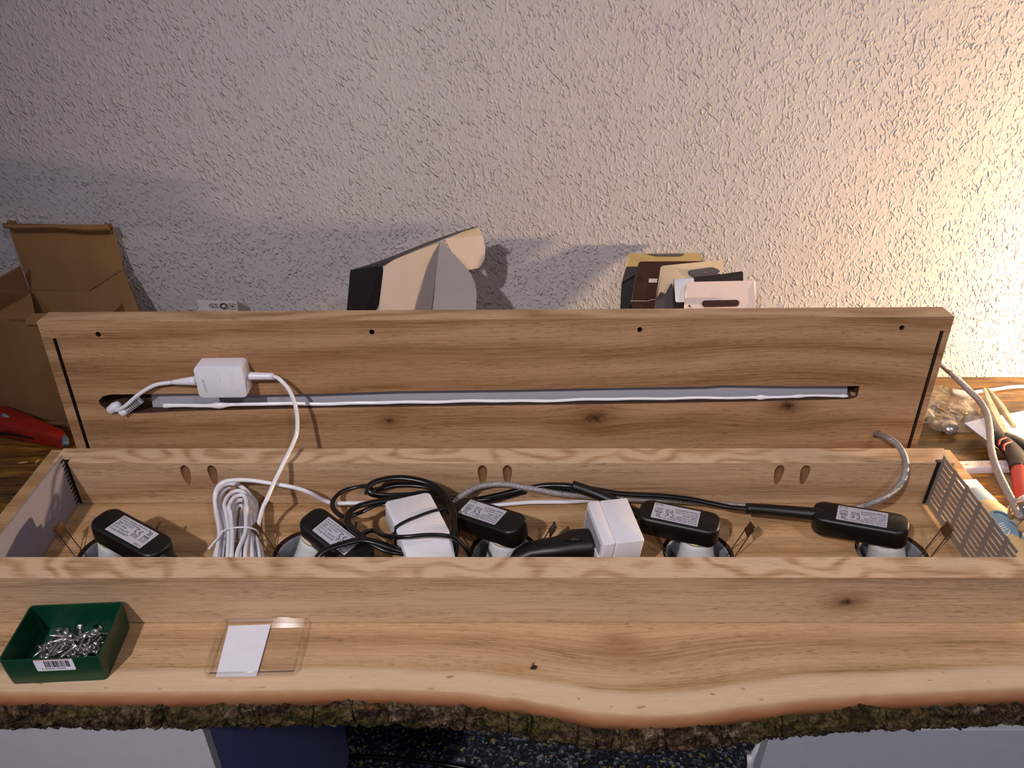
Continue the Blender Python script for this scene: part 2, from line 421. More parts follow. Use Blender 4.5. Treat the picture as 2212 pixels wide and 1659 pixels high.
def frame(pos, rx=0, ry=0, rz=0):
    return Matrix.Translation(pos) @ Matrix.Rotation(math.radians(rz), 4, 'Z') @ Matrix.Rotation(math.radians(ry), 4, 'Y') @ Matrix.Rotation(math.radians(rx), 4, 'X')
def axes(pos, xd, zd):
    z = Vector(zd).normalized(); x = Vector(xd); x = (x - z * x.dot(z)).normalized(); y = z.cross(x)
    m = Matrix((x, y, z)).transposed().to_4x4(); m.translation = pos; return m

# ------------------------------------------------------------------ the setting
WY, TZ, FZ = 1.066, -0.046, -0.80
b = B(); box(b, -2.2, 2.2, WY, WY + 0.1, FZ, 1.7); struct(obj('wall_back', b, M['wall']))
b = B(); box(b, -2.2, 2.2, -1.5, WY + 0.1, FZ - 0.05, FZ); struct(obj('floor', b, M['carpet']))
b = B(); box(b, -1.3, 1.6, 0.492, WY - 0.001, TZ - 0.03, TZ - 0.0002, bev=0.002)
d = thing('desk', 'dark stained wooden desk top standing against the woodchip wall', 'desk', (0, 0.76, TZ - 0.03))
obj('desk_top', b, M['desk'], d)
b = B(); box(b, -1.1, 1.4, 1.03, 1.05, TZ - 0.13, TZ - 0.03); obj('rear_rail', b, M['desk'], d)
# cabinets under the desk
t = thing('drawer_cabinet', 'pale grey cabinet with dark blue side under the left of the desk', 'cabinet', (-0.6, 0.65, FZ))
b = B(); box(b, -0.90, -0.2835, 0.466, 0.86, FZ + 0.06, TZ - 0.031); obj('cabinet_body', b, M['cab_blue'], t, label='dark blue-grey cabinet side')
b = B(); box(b, -0.90, -0.283, 0.4505, 0.4615, FZ + 0.06, TZ - 0.0008, bev=0.0005); obj('cabinet_front', b, M['cab_white'], t, label='pale grey cabinet front')
b = B(); box(b, -0.89, -0.29, 0.47, 0.85, FZ, FZ + 0.06); obj('plinth', b, M['cab_white'], t)
t = thing('front_panel', 'light grey upright panel under the right of the desk', 'panel', (0.6, 0.48, FZ))
b = B(); box(b, 0.262, 0.95, 0.4635, 0.4775, FZ + 0.06, TZ - 0.032, bev=0.001); obj('panel_board', b, M['cab_gray'], t)
b = B(); box(b, 0.266, 0.94, 0.466, 0.477, FZ, FZ + 0.06); obj('plinth', b, M['cab_gray'], t)
# cables on the floor
b = B(); tube(b, [Z(735, 1633, FZ + .004), Z(850, 1638, FZ + .004), Z(950, 1650, FZ + .004), Z(1050, 1668, FZ + .004), Z(1150, 1690, FZ + .004)], 0.0045)
tag(obj('floor_cable', b, M['cable_black'], smooth=True, loc=Z(850, 1638, FZ)), 'black cable lying on the speckled carpet under the desk', 'cable')
b = B(); tube(b, [Y(1668, 1588, .56), Y(1645, 1605, .56), Y(1628, 1632, .56), Y(1622, 1665, .56), Y(1622, 1740, .56), Y(1635, 2400, .56)], 0.0038)
tag(obj('hanging_cable', b, M['white_cable'], smooth=True, loc=Y(1645, 1605, .56)), 'white cable hanging under the desk beside the light grey cabinet', 'cable')

# ------------------------------------------------------------------ the lamp body
XL, XR = -0.583, 0.579
YF0, YF1, YB0, YB1, HW = 0.5274, 0.5547, 0.7053, 0.7332, 0.0618
body = thing('wooden_lamp_body', 'oak trough lamp body glued on a live-edge board with bark', 'lamp', (0, 0.6, -0.045))
EP = [(-60, 1489), (0, 1490), (250, 1491), (560, 1488), (700, 1485), (850, 1484), (1000, 1492), (1106, 1504), (1200, 1519), (1300, 1536), (1400, 1542), (1500, 1537), (1640, 1519), (1760, 1504), (1900, 1496), (2060, 1489), (2212, 1483), (2500, 1470)]
EW = [Z(u, v, 0) for u, v in EP]
def y_edge(x):
    if x <= EW[0].x: return EW[0].y
    for a, c in zip(EW, EW[1:]):
        if x <= c.x:
            f = (x - a.x) / (c.x - a.x); f = f * f * (3 - 2 * f) * 0.5 + f * 0.5
            return a.y + (c.y - a.y) * f
    return EW[-1].y
# front stave with the natural edge
bm = B(); NX = 260; el = bm.verts.layers.float.new('edge_distance')
att = []
rows = [(None, 0)]
grid = []
for i in range(NX + 1):
    x = XL + (XR - XL) * i / NX; ye = y_edge(x) + 0.0006 * noise.noise(Vector((x * 30, 0, 3)))
    n1 = 0.0015 * noise.noise(Vector((x * 18, 1, 0)))
    col = [(YF0 + 0.001, 0.0, 0.08)]
    for f in (0.8, 0.6, 0.45, 0.3, 0.2, 0.12, 0.06, 0.02): col.append((ye + (YF0 - ye) * f, 0.0, (YF0 - ye) * f))
    col += [(ye, -0.0002, 0.0), (ye - 0.0012, -0.0016, -0.002), (ye - 0.0025 + n1, -0.006, -0.006), (ye - 0.0045 + n1, -0.011, -0.011), (ye - 0.006 + n1, -0.017, -0.017),
            (ye + 0.001, -0.026, -0.026), (ye + 0.008, -0.0448, -0.045), (YF0 + 0.001, -0.0448, -0.05)]
    grid.append([(bm.verts.new((x, yy, zz)), e) for yy, zz, e in col])
for g in grid:
    for v_, e in g: v_[el] = e
for a, c in zip(grid, grid[1:]):
    for j in range(len(a) - 1): bm.faces.new((a[j][0], c[j][0], c[j + 1][0], a[j + 1][0]))
    bm.faces.new((a[-1][0], c[-1][0], c[0][0], a[0][0]))
bm.faces.new([v_ for v_, e in grid[0]]); bm.faces.new([v_ for v_, e in grid[-1]][::-1])
le = obj('live_edge_board', bm, M['oak_slab'], body, loc=(0, 0, 0))
auto_smooth(le, 35)
# bark: its own rough shell on the edge
bm = B(); NX, NR = 1500, 20; cl = bm.verts.layers.float.new('crack'); grid = []
random.seed(3)
cracks = sorted([(random.uniform(XL, XR), random.uniform(-0.35, 0.35), random.uniform(0.3, 1.0)) for _ in range(46)])
for i in range(NX + 1):
    x = XL + (XR - XL) * i / NX; ye = y_edge(x)
    top = -0.0150 + 0.0042 * noise.noise(Vector((x * 26, 7, 0))) + 0.0042 * noise.noise(Vector((x * 95, 3, 0))) + 0.0012 * noise.noise(Vector((x * 330, 3, 0)))
    top += 0.0045 * max(0, noise.noise(Vector((x * 11, 1, 9))))
    bot = -0.0465 + 0.0036 * noise.noise(Vector((x * 40, 0, 5))) + 0.0026 * noise.noise(Vector((x * 220, 0, 5)))
    col = []
    for j in range(NR + 1):
        f = j / NR; z = top + (bot - top) * f
        q = Vector((x * 26, f * 2.6, 0)) + 0.6 * Vector((noise.noise(Vector((x * 60, f * 5, 2))), noise.noise(Vector((x * 60, f * 5, 8))), 0))
        dd, pts_ = noise.voronoi(q * 1.3)
        plate = min(1.0, (dd[1] - dd[0]) * 4.0)
        ck = 0.0
        for (cx_, sl, wd) in cracks:
            dx = abs(x - cx_ - sl * (z + 0.03) - 0.0015 * noise.noise(Vector((z * 260, cx_ * 9, 0))))
            if dx < 0.0016 * wd: ck = max(ck, 1 - dx / (0.0016 * wd))
        rough_ = 0.0034 * noise.fractal(Vector((x * 90, f * 4.5, 1)), 0.8, 2.0, 4)
        prof = math.sin(PI * min(1, f * 1.15 + 0.06)) ** 0.5 if f * 1.15 + 0.06 < 1 else 0.0
        out = 0.0028 + 0.0055 * prof + 0.0030 * plate * prof + rough_ - 0.0035 * ck
        if j == 0: out = 0.0008
        yb = ye - 0.0045 * min(1, f * 2 + .3)
        v_ = bm.verts.new((x, yb - out, z)); v_[cl] = max(ck, (1 - plate) ** 2 * 0.85 if prof > 0.3 else 0.2); col.append(v_)
    v_ = bm.verts.new((x, ye + 0.004, bot)); v_[cl] = 1; col.append(v_)
    v_ = bm.verts.new((x, ye + 0.004, top)); v_[cl] = 1; col.append(v_)
    grid.append(col)
for a, c in zip(grid, grid[1:]):
    for j in range(len(a)):
        k_ = (j + 1) % len(a); bm.faces.new((a[j], a[k_], c[k_], c[j]))
bm.faces.new(grid[0]); bm.faces.new(grid[-1][::-1])
bk = obj('bark', bm, M['bark'], le, smooth=True)

SPOTS = [-0.424, -0.212, 0.002, 0.214, 0.426]; SY = 0.6235; HR = 0.0385
def cyl(x, y, r, z0, z1, n=40, ax='Z'):
    c = B(); m = Matrix.Translation((x, y, 0)) if ax == 'Z' else None
    lathe(c, [(r, z0), (r, z1)], m, n); return c
SEAM = Z(1085, 1192, 0).y
for (ya, yb_) in ((YF0 + 0.0014, SEAM - 0.0003), (SEAM + 0.0003, 0.8105)):
    b = B(); box(b, XL, XR, ya, yb_, -0.0448, 0.0, bev=0.0004)
    o = obj('base_stave', b, M['oak_floor'], body, loc=(0, 0, 0))
    boolean(o, [cyl(x, SY, HR, -0.07, 0.02) for x in SPOTS])
# front board (its upper edge shows rings)
def board(name, x0, x1, y0, y1, z0, z1, face, top, cut=None):
    b = B(); box(b, x0, x1, y0, y1, z0, z1, bev=0.0007); me_o = obj(name, b, face, body, loc=(0, 0, 0))
    me_o.data.materials.append(top)
    for p in me_o.data.polygons:
        if p.normal.z > 0.5: p.material_index = 1
    if cut: boolean(me_o, cut)
    return me_o
board('front_board', -0.555, 0.512, YF0, YF1, 0.0009, HW + 0.0012, M['oak_front'], M['oak_top'])
pockets = []
for (u, v) in ((397, 1006), (456, 1008), (1042, 1005), (1096, 1006), (1686, 1007), (1742, 1008)):
    p = Y(u, v, YB0); c = B()
    ang = math.radians(13)
    m = Matrix.Translation((p.x, YB0 - 0.004, 0.0365)) @ Matrix.Rotation(-ang, 4, 'X')
    lathe(c, [(0.0056, -0.02), (0.0056, 0.013), (0.0052, 0.016), (0.004, 0.019), (0.002, 0.0208), (0.0003, 0.0212)], m, 20); pockets.append(c)
CUTM = plain('pocket_wood', '7a5533', 0.8, var=0.2)
bb = board('back_board', -0.513, 0.516, YB0, YB1, 0.0008, 0.0608, M['oak_back'], M['oak_top'], pockets)
CUTM = M['cut_dark']
# shade in the saw kerf behind each plate, drawn as a solid black strip
for sx in (-1, 1):
    b = B(); box(b, sx * 0.4985 - 0.0035, sx * 0.4985 + 0.0035, YB0 - 0.0006, YB0 + 0.004, 0.001, 0.0625); obj('plate_slot_shade', b, M['black'], body)

# perforated end plates
def slot_plate(x, film):
    b = B(); th = 0.0010; y0, y1, z0, z1 = 0.5548, 0.7048, 0.001, 0.0715
    RW, SLX = 9, 0.0205; pitch = 0.0262; hw = 0.00125
    # outline of the plate as a grid of cells with stadium slots cut out of each
    ys = []; y = y1 + 0.011
    rowz = [z0 + 0.0105 + i * 0.0068 for i in range(9)]
    zb = [z0] + [(a + c) / 2 for a, c in zip(rowz, rowz[1:])] + [z1]
    zb[0] = z0; cols = []
    y = y0 - 0.009
    while y < y1 + 0.01: cols.append(y); y += pitch
    for ci, yc0 in enumerate(cols):
        ca, cb = max(yc0, y0), min(yc0 + pitch, y1)
        if cb - ca < 0.001: continue
        sa, sb = yc0 + (pitch - SLX) / 2, yc0 + (pitch + SLX) / 2
        for ri, zc in enumerate(rowz):
            za, zt = zb[ri], zb[ri + 1]
            lo, hi = max(sa, ca), min(sb, cb)
            if hi - lo < 0.002:
                box(b, x - th / 2, x + th / 2, ca, cb, za, zt); continue
            # ring between the slot outline and the cell outline
            inner, outer = [], []
            S = 5
            r_end, l_end = hi == sb, lo == sa
            for k in range(S + 1):
                a = -PI / 2 + PI * k / S
                inner.append((hi - hw + hw * math.cos(a), zc + hw * math.sin(a)) if r_end else (hi, zc + hw * (2 * k / S - 1)))
            for k in range(S + 1):
                a = PI / 2 + PI * k / S
                inner.append((lo + hw + hw * math.cos(a), zc + hw * math.sin(a)) if l_end else (lo, zc + hw * (1 - 2 * k / S)))
            for k in range(S + 1): outer.append((cb, za + (zt - za) * k / S))
            for k in range(S + 1): outer.append((ca, zt - (zt - za) * k / S))
            n = len(inner)
            vi = [[b.verts.new((xx, p[0], p[1])) for p in inner] for xx in (x - th / 2, x + th / 2)]
            vo = [[b.verts.new((xx, p[0], p[1])) for p in outer] for xx in (x - th / 2, x + th / 2)]
            for q in range(n):
                w = (q + 1) % n
                if (not r_end and q < S) or (not l_end and S + 1 <= q < n - 1): 
                    continue
                b.faces.new((vi[0][q], vi[0][w], vo[0][w], vo[0][q])); b.faces.new((vi[1][q], vo[1][q], vo[1][w], vi[1][w]))
                b.faces.new((vi[0][q], vi[1][q], vi[1][w], vi[0][w]))
                b.faces.new((vo[0][q], vo[0][w], vo[1][w], vo[1][q]))
    bmesh.ops.remove_doubles(b, verts=b.verts, dist=0.00002)
    # little nibs of the cut rim
    for yc0 in cols:
        if y0 < yc0 < y1: box(b, x - th / 2, x + th / 2, yc0 - 0.0022, yc0 + 0.0022, z1 - 0.0002, z1 + 0.0008)
    o = obj('perforated_plate', b, M['plate'], body)
    if film:
        b = B(); box(b, x + 0.0006, x + 0.0009, y0 + 0.001, y1 - 0.007, z0 + 0.004, z1 - 0.0004); fo = obj('protective_film', b, M['film'], o, label='lavender grey film stuck over the slots')
        b = B(); random.seed(5)
        for yc0 in cols:
            for zc in rowz:
                for q in range(2):
                    a = yc0 + 0.004 + random.uniform(0, 0.004) + q * 0.010; e = a + random.uniform(0.003, 0.0075)
                    if a > y0 + 0.002 and e < y1 - 0.012 and random.random() < 0.75: box(b, x + 0.00085, x + 0.00098, a, e, zc - 0.0003, zc + 0.0003)
        so = obj('slot_embossing', b, plain('embossed_dashes', 'a89c9a', 0.5), o); so['kind'] = 'stuff'
        b = B(); 
        for i in range(12): box(b, x + 0.0003, x + 0.0012, y1 - 0.007, y1 + 0.0005, 0.006 + i * 0.0054, 0.0072 + i * 0.0054)
        obj('rear_teeth', b, M['black'], o)
    return o
slot_plate(-0.4985, True); slot_plate(0.4995, False)

# ------------------------------------------------------------------ the lid
LA = math.atan(LK)
lid = thing('wooden_cover', 'oak lid board standing behind the trough with a routed groove', 'lid', (0, LY0, 0.0))
LX0, LX1, LH, LT = -0.519, 0.505, 0.2085, 0.0275
LM = Matrix.Translation((0, LY0, 0)) @ Matrix.Rotation(-LA, 4, 'X') @ Matrix.Rotation(math.radians(-0.36), 4, 'Y')
LMi = LM.inverted()
b = B(); box(b, LX0, LX1, 0, LT, 0.0035, LH, bev=0.0005)
lb = obj('lid_board', b, M['oak_lid'])
lb.data.materials.append(oak('oak_cover_edge', 'bd9c78', 'a88562', '86664a', 5.2, waves=1.4, xs=4.0, kf=150))
for p in lb.data.polygons:
    if p.normal.z > 0.5: p.material_index = 1
SLM = Matrix.Rotation(math.radians(-0.45), 4, 'Y')
def loc_lid(u, v): return LMi @ L(u, v)
# slot outline in lid coordinates
cs = []
c = B(); top = [loc_lid(u, v) for u, v in ((262, 852), (400, 850), (560, 853), (680, 851), (860, 845), (1100, 842), (1300, 838), (1520, 835), (1560, 832), (1700, 834), (1845, 834))]
bot = [loc_lid(u, v) for u, v in ((1857, 834), (1852, 856), (1836, 862), (1600, 868), (1300, 873), (1000, 877), (700, 881), (400, 888), (300, 893), (262, 892))]
le_ = [loc_lid(u, v) for u, v in ((232, 886), (217, 875), (213, 866), (222, 856), (240, 852))]
out = top + bot + le_
rings = [[Vector((p.x, yy, p.z)) for p in out] for yy in (-0.01, 0.0165)]
loft(c, rings); cs.append(c)
for (ua, va, ub, vb, w) in ((118, 731, 190, 968, 0.0042), (2035, 715, 1962, 968, 0.0042)):
    c = B(); a_, b_ = loc_lid(ua, va), loc_lid(ub, vb); xm = (a_.x + b_.x) / 2
    box(c, xm - w / 2, xm + w / 2, -0.01, 0.009, -0.01, a_.z); cs.append(c)
for (u, v) in ((212, 722), (803, 717), (1382, 712), (1948, 708)):
    c = B(); p = loc_lid(u, v); lathe(c, [(0.0029, -0.01), (0.0029, 0.02)], Matrix.Translation((p.x, 0, p.z)) @ Matrix.Rotation(-PI / 2 - 0.35, 4, 'X'), 14); cs.append(c)
c = B(); p = loc_lid(1895, 938); lathe(c, [(0.0052, -0.01), (0.0052, 0.04)], Matrix.Translation((p.x, 0, p.z)) @ Matrix.Rotation(-PI / 2, 4, 'X'), 20); cs.append(c)
boolean(lb, cs)
lb.parent = lid; lb.matrix_local = Matrix.Rotation(-LA, 4, 'X') @ Matrix.Rotation(math.radians(-0.36), 4, 'Y')
def lid_part(name, b, mat, smooth=False, label=None):
    bmesh.ops.transform(b, matrix=LM, verts=b.verts); return obj(name, b, mat, lid, smooth=smooth, label=label)
# aluminium strip in the groove and its bead of sealant
def ll(u, v, off=0.0):
    p = LMi @ L(u, v); return Vector((p.x, off, p.z))
b = B(); tp = [ll(u, v, 0.0105) for u, v in ((318, 853), (560, 851), (860, 842), (1300, 836), (1700, 832), (1838, 832))]
bt = [ll(u, v, 0.0105) for u, v in ((1838, 862), (1600, 868), (1300, 872), (1000, 876), (700, 880), (400, 887), (322, 886))]
pts = [p + Vector((0, 0, 0.004)) for p in tp] + [p + Vector((0, 0, -0.002)) for p in bt]
loft(b, [pts, [p + Vector((0, 0.004, 0)) for p in pts]]); lid_part('aluminium_profile', b, M['alu'])
b = B(); random.seed(11); path = []; rad = []
for i in range(150):
    u = 352 + (1832 - 352) * i / 149
    v = 878 - 21.5 * (i / 149) + 1.2 * math.sin(i * 0.21) * math.sin(i * 0.057)
    p = ll(u, v, 0.0015 + 0.0006 * math.sin(i * 0.5)); path.append(p)
    r_ = 0.0025 + 0.0003 * noise.noise(Vector((i * 0.3, 0, 0)))
    for c0, w0, h0 in ((475, 14, .0022), (1645, 8, .0028), (1727, 7, .0014), (1822, 6, 0.001), (356, 6, 0.0008)): r_ += h0 * math.exp(-((u - c0) / w0) ** 2)
    rad.append(r_ * (1 - 0.35 * i / 149))
rings = [[p + Vector((0, math.cos(2 * PI * k / 12) * r_ * 0.75, math.sin(2 * PI * k / 12) * r_)) for k in range(12)] for p, r_ in zip(path, rad)]
loft(b, rings); lid_part('sealant_bead', b, M['sealant'], True)
b = B(); p = ll(1848, 851, 0.007); random.seed(4)
for k in range(7):
    q = p + Vector((random.uniform(-.004, .004), 0, random.uniform(-.005, .005)))
    sheet(b, [q, q + Vector((.004, -.004, .001)), q + Vector((.003, -.002, -.004))], 0.0006)
lid_part('torn_splinters', b, M['oak_floor'])

# ------------------------------------------------------------------ converter on the lid and its white cable
W = LM.to_3x3()
def lidframe(u, v, off):            # origin on the lid face under pixel, z axis out of the lid, x right, y up
    p = L(u, v, off)
    return axes(p, W @ Vector((1, 0, 0)), W @ Vector((0, -1, 0)))
conv = thing('led_converter', 'white square LED converter with embossed front hanging on the oak lid', 'converter', L(487, 815, 0.0))
D0 = 0.0225
ctr = (L(417, 792, D0) + L(523, 791, D0) + L(533, 860, D0) + L(431, 860, D0)) / 4
cm = axes(ctr, L(523, 791, D0) - L(417, 792, D0), W @ Vector((0, -1, 0)))
b = B(); rprism(b, 0.0555, 0.0400, D0 - 0.0005, 0.0055, 0.0008, cm, both=False); cb_ = auto_smooth(obj('converter_housing', b, M['white'], conv), 30)
b = text_bm([('S/N E3C3CA', 0, 0, 0.0032)], cm @ Matrix.Translation((-0.0205, 0.004, 0.0001)) @ Matrix.Rotation(-PI / 2 + 0.1, 4, 'Z'))
obj('serial_print', b, M['ink_gray'], cb_)
b = text_bm([('TRAFO', 0, 0, 0.0062), ('12W 1A', 0, -0.014, 0.0062)], cm @ Matrix.Translation((0.011, 0.012, 0.0001)) @ Matrix.Rotation(-PI / 2, 4, 'Z'), ext=0.00015)
obj('embossed_lettering', b, M['white'], cb_)
pA, pB = L(530, 812, 0.010), L(592, 813, 0.011)
b = B(); tube(b, [pA, pA * 0.6 + pB * 0.4, pB], 0.0050, 16, 4, r2=0.0040); obj('output_plug', b, M['white'], conv, smooth=True)
b = B(); q0, q1 = L(424, 822, 0.010), L(371, 826, 0.006)
tube(b, [q0, (q0 + q1) / 2, q1], 0.0058, 14, 4, r2=0.0026); obj('strain_relief', b, M['white'], conv, smooth=True)
b = B(); tube(b, [q1, L(335, 832, .006), L(300, 852, .008), L(272, 876, .008), L(254, 886, .004), L(240, 884, -.004)], 0.0024); obj('input_cable', b, M['white_cable'], conv, smooth=True)
t = thing('wire_connector', 'white wire sleeve with printed barcode label in the end of the lid groove', 'connector', L(285, 878, 0))
a0, a1 = L(262, 893, 0.004), L(304, 862, -0.003)
b = B(); tube(b, [a0, (a0 + a1) / 2, a1], 0.0052, 18, 3); so = obj('sleeve', b, M['paper'], t, smooth=True)
b = B(); d = (a1 - a0)
for k in range(8):
    p = a0 + d * (0.34 + 0.085 * k)
    mm = axes(p, d, (0, -1, 0.15)); 
    for g in range(4): box(b, -0.0007, 0.0007, -0.0035 + g * 0.0020, -0.0022 + g * 0.0020, 0.0046, 0.00535, mm)
obj('label_print', b, M['ink'], so)
b = B(); p = L(250, 878, 0.0); lathe(b, [(0.001, -.012), (0.0052, -.009), (0.0062, 0), (0.0040, .006), (0.001, .007)], axes(p, (1, 0, 0), d), 9); obj('cap', b, M['white'], t, smooth=True)

# long white cable from the converter to the bundle
XW = lambda u, v, z: Z(u, v, z)
cpts = [pB, L(605, 820, .016), L(626, 845, .022), L(640, 885, .028), Y(642, 930, .733), Y(633, 958, .720), Y(620, 985, .702), Y(604, 1018, .688), Y(592, 1042, .680), Y(578, 1075, .664), Z(566, 1103, .034), Z(556, 1150, .022), Z(552, 1205, .02), Z(550, 1250, .016)]
wc = tag(obj('white_cable', (lambda b: (tube(b, cpts, 0.0024, 12), b)[1])(B()), M['white_cable'], smooth=True, loc=Z(560, 1100, 0.0)), 'white round cable running from the converter on the lid down into the trough', 'cable')
# the tied bundle
bun = thing('cable_bundle', 'white cable wound into loops and tied in the left of the trough', 'cable bundle', Z(515, 1150, 0.0))
random.seed(2)
loops = [  # left x bottom, left x waist, left shoulder, top (u,v), right shoulder, right waist, right bottom, height
    (468, 474, 464, (500, 1045), 540, 541, 545, .030), (480, 486, 473, (508, 1050), 546, 552, 560, .024),
    (492, 494, 484, (516, 1060), 538, 536, 530, .034), (474, 480, 470, (506, 1056), 552, 556, 566, .016),
    (500, 502, 493, (522, 1069), 533, 530, 512, .038), (486, 500, 500, (520, 1080), 530, 524, 520, .020),
    (496, 506, 506, (520, 1092), 526, 520, 528, .014), (464, 482, 478, (512, 1062), 546, 548, 552, .010)]
for k, (lb0, lw, ls, tpv, rs, rw, rb, z0) in enumerate(loops):
    pts = [Z(lb0 - 4, 1262, z0 * .6), Z(lb0, 1200, z0), Z(lw, 1150, z0), Z((lw + ls) / 2, 1110, z0), Z(ls + 1, tpv[1] + 28, z0), Z((ls + tpv[0]) / 2 - 3, tpv[1] + 7, z0), Z(tpv[0], tpv[1], z0),
           Z((rs + tpv[0]) / 2 + 3, tpv[1] + 7, z0), Z(rs, tpv[1] + 28, z0), Z((rs + rw) / 2, 1110, z0), Z(rw, 1150, z0), Z(rb, 1200, z0), Z(rb + 4, 1262, z0 * .6)]
    b = B(); tube(b, pts, 0.0024, 12); obj('loop', b, M['white_cable'], bun, smooth=True)
b = B()
tie = [Z(478, 1150, .036), Z(490, 1143, .040), Z(515, 1139, .043), Z(540, 1140, .041), Z(556, 1147, .034), Z(559, 1158, .022), Z(552, 1166, .008), Z(520, 1170, .004), Z(484, 1166, .010), Z(476, 1154, .026), Z(478, 1150, .036)]
tube(b, tie, 0.0011, 6, flat=0.8); tube(b, [Z(480, 1146, .037), Z(473, 1160, .036), Z(462, 1172, .034), Z(450, 1187, .032)], 0.0012, 6)
tube(b, [Z(480, 1148, .037), Z(476, 1160, .034), Z(470, 1168, .03)], 0.0013, 6)
obj('twist_tie', b, M['white'], bun, smooth=True)
b = B(); pts = [Z(466, 1262, .012), Z(474, 1200, .020), Z(474, 1150, .026), Y(466, 1100, .66), Y(465, 1066, .672), Y(478, 1044, .682), Y(505, 1037, .686), Y(545, 1038, .688), Y(590, 1045, .686), Y(635, 1053, .683), Y(668, 1064, .683), Y(700, 1081, .690), Y(722, 1087, .690), Y(760, 1087, .688), Z(830, 1087, .012), Z(870, 1096, .008), Z(960, 1100, .006), Z(1040, 1094, .006), Z(1095, 1089, .006), Z(1150, 1085, .005), Z(1230, 1084, .004), Z(1290, 1080, .004), Z(1330, 1085, .004)]
tube(b, pts, 0.0024, 12)
tag(obj('white_cable', b, M['white_cable'], smooth=True, loc=Z(700, 1090, 0)), 'white cable leaving the tied bundle along the back board to the middle of the trough', 'cable')

# ------------------------------------------------------------------ spotlights set in the base board
FITS = [((-.3815, .6001, .0536), (-1.2, 5.2, -27.9), .050, 0, '7147-019', 'GU10 1xmax.5W'),
        ((-.1734, .6064, .0420), (5.6, 10.7, -36.6), .0475, 0, '7147-039', 'GU10 3 x max.5W'),
        ((-.0215, .6410, .0441), (2.8, -8.4, -34.3), .0493, 1, '7147-019', 'GU10 1xmax.5W'),
        ((.1859, .6344, .0465), (2.2, -2.3, -20.7), .0493, 1, '7147-039', 'GU10 3 x max.5W'),
        ((.3844, .6313, .0465), (1.0, -8.6, -26.4), .0492, 1, '7147-039', 'GU10 3 x max.5W')]
SLAB = ['black-boxed recessed spotlight nearest the left perforated plate, label upright',
        'black-boxed recessed spotlight beside the coiled black flex, partly crossed by cable',
        'black-boxed recessed spotlight in the middle of the trough, behind the black plug',
        'black-boxed recessed spotlight just right of the white socket adapter',
        'black-boxed recessed spotlight nearest the right perforated plate, thick black lead']
OFF = [(0.000, 0.093, .034), (0.002, 0.090, .034), (-0.004, 0.090, .034), (-0.002, 0.086, .034), (0.004, 0.095, .034)]
CABLE_END = []
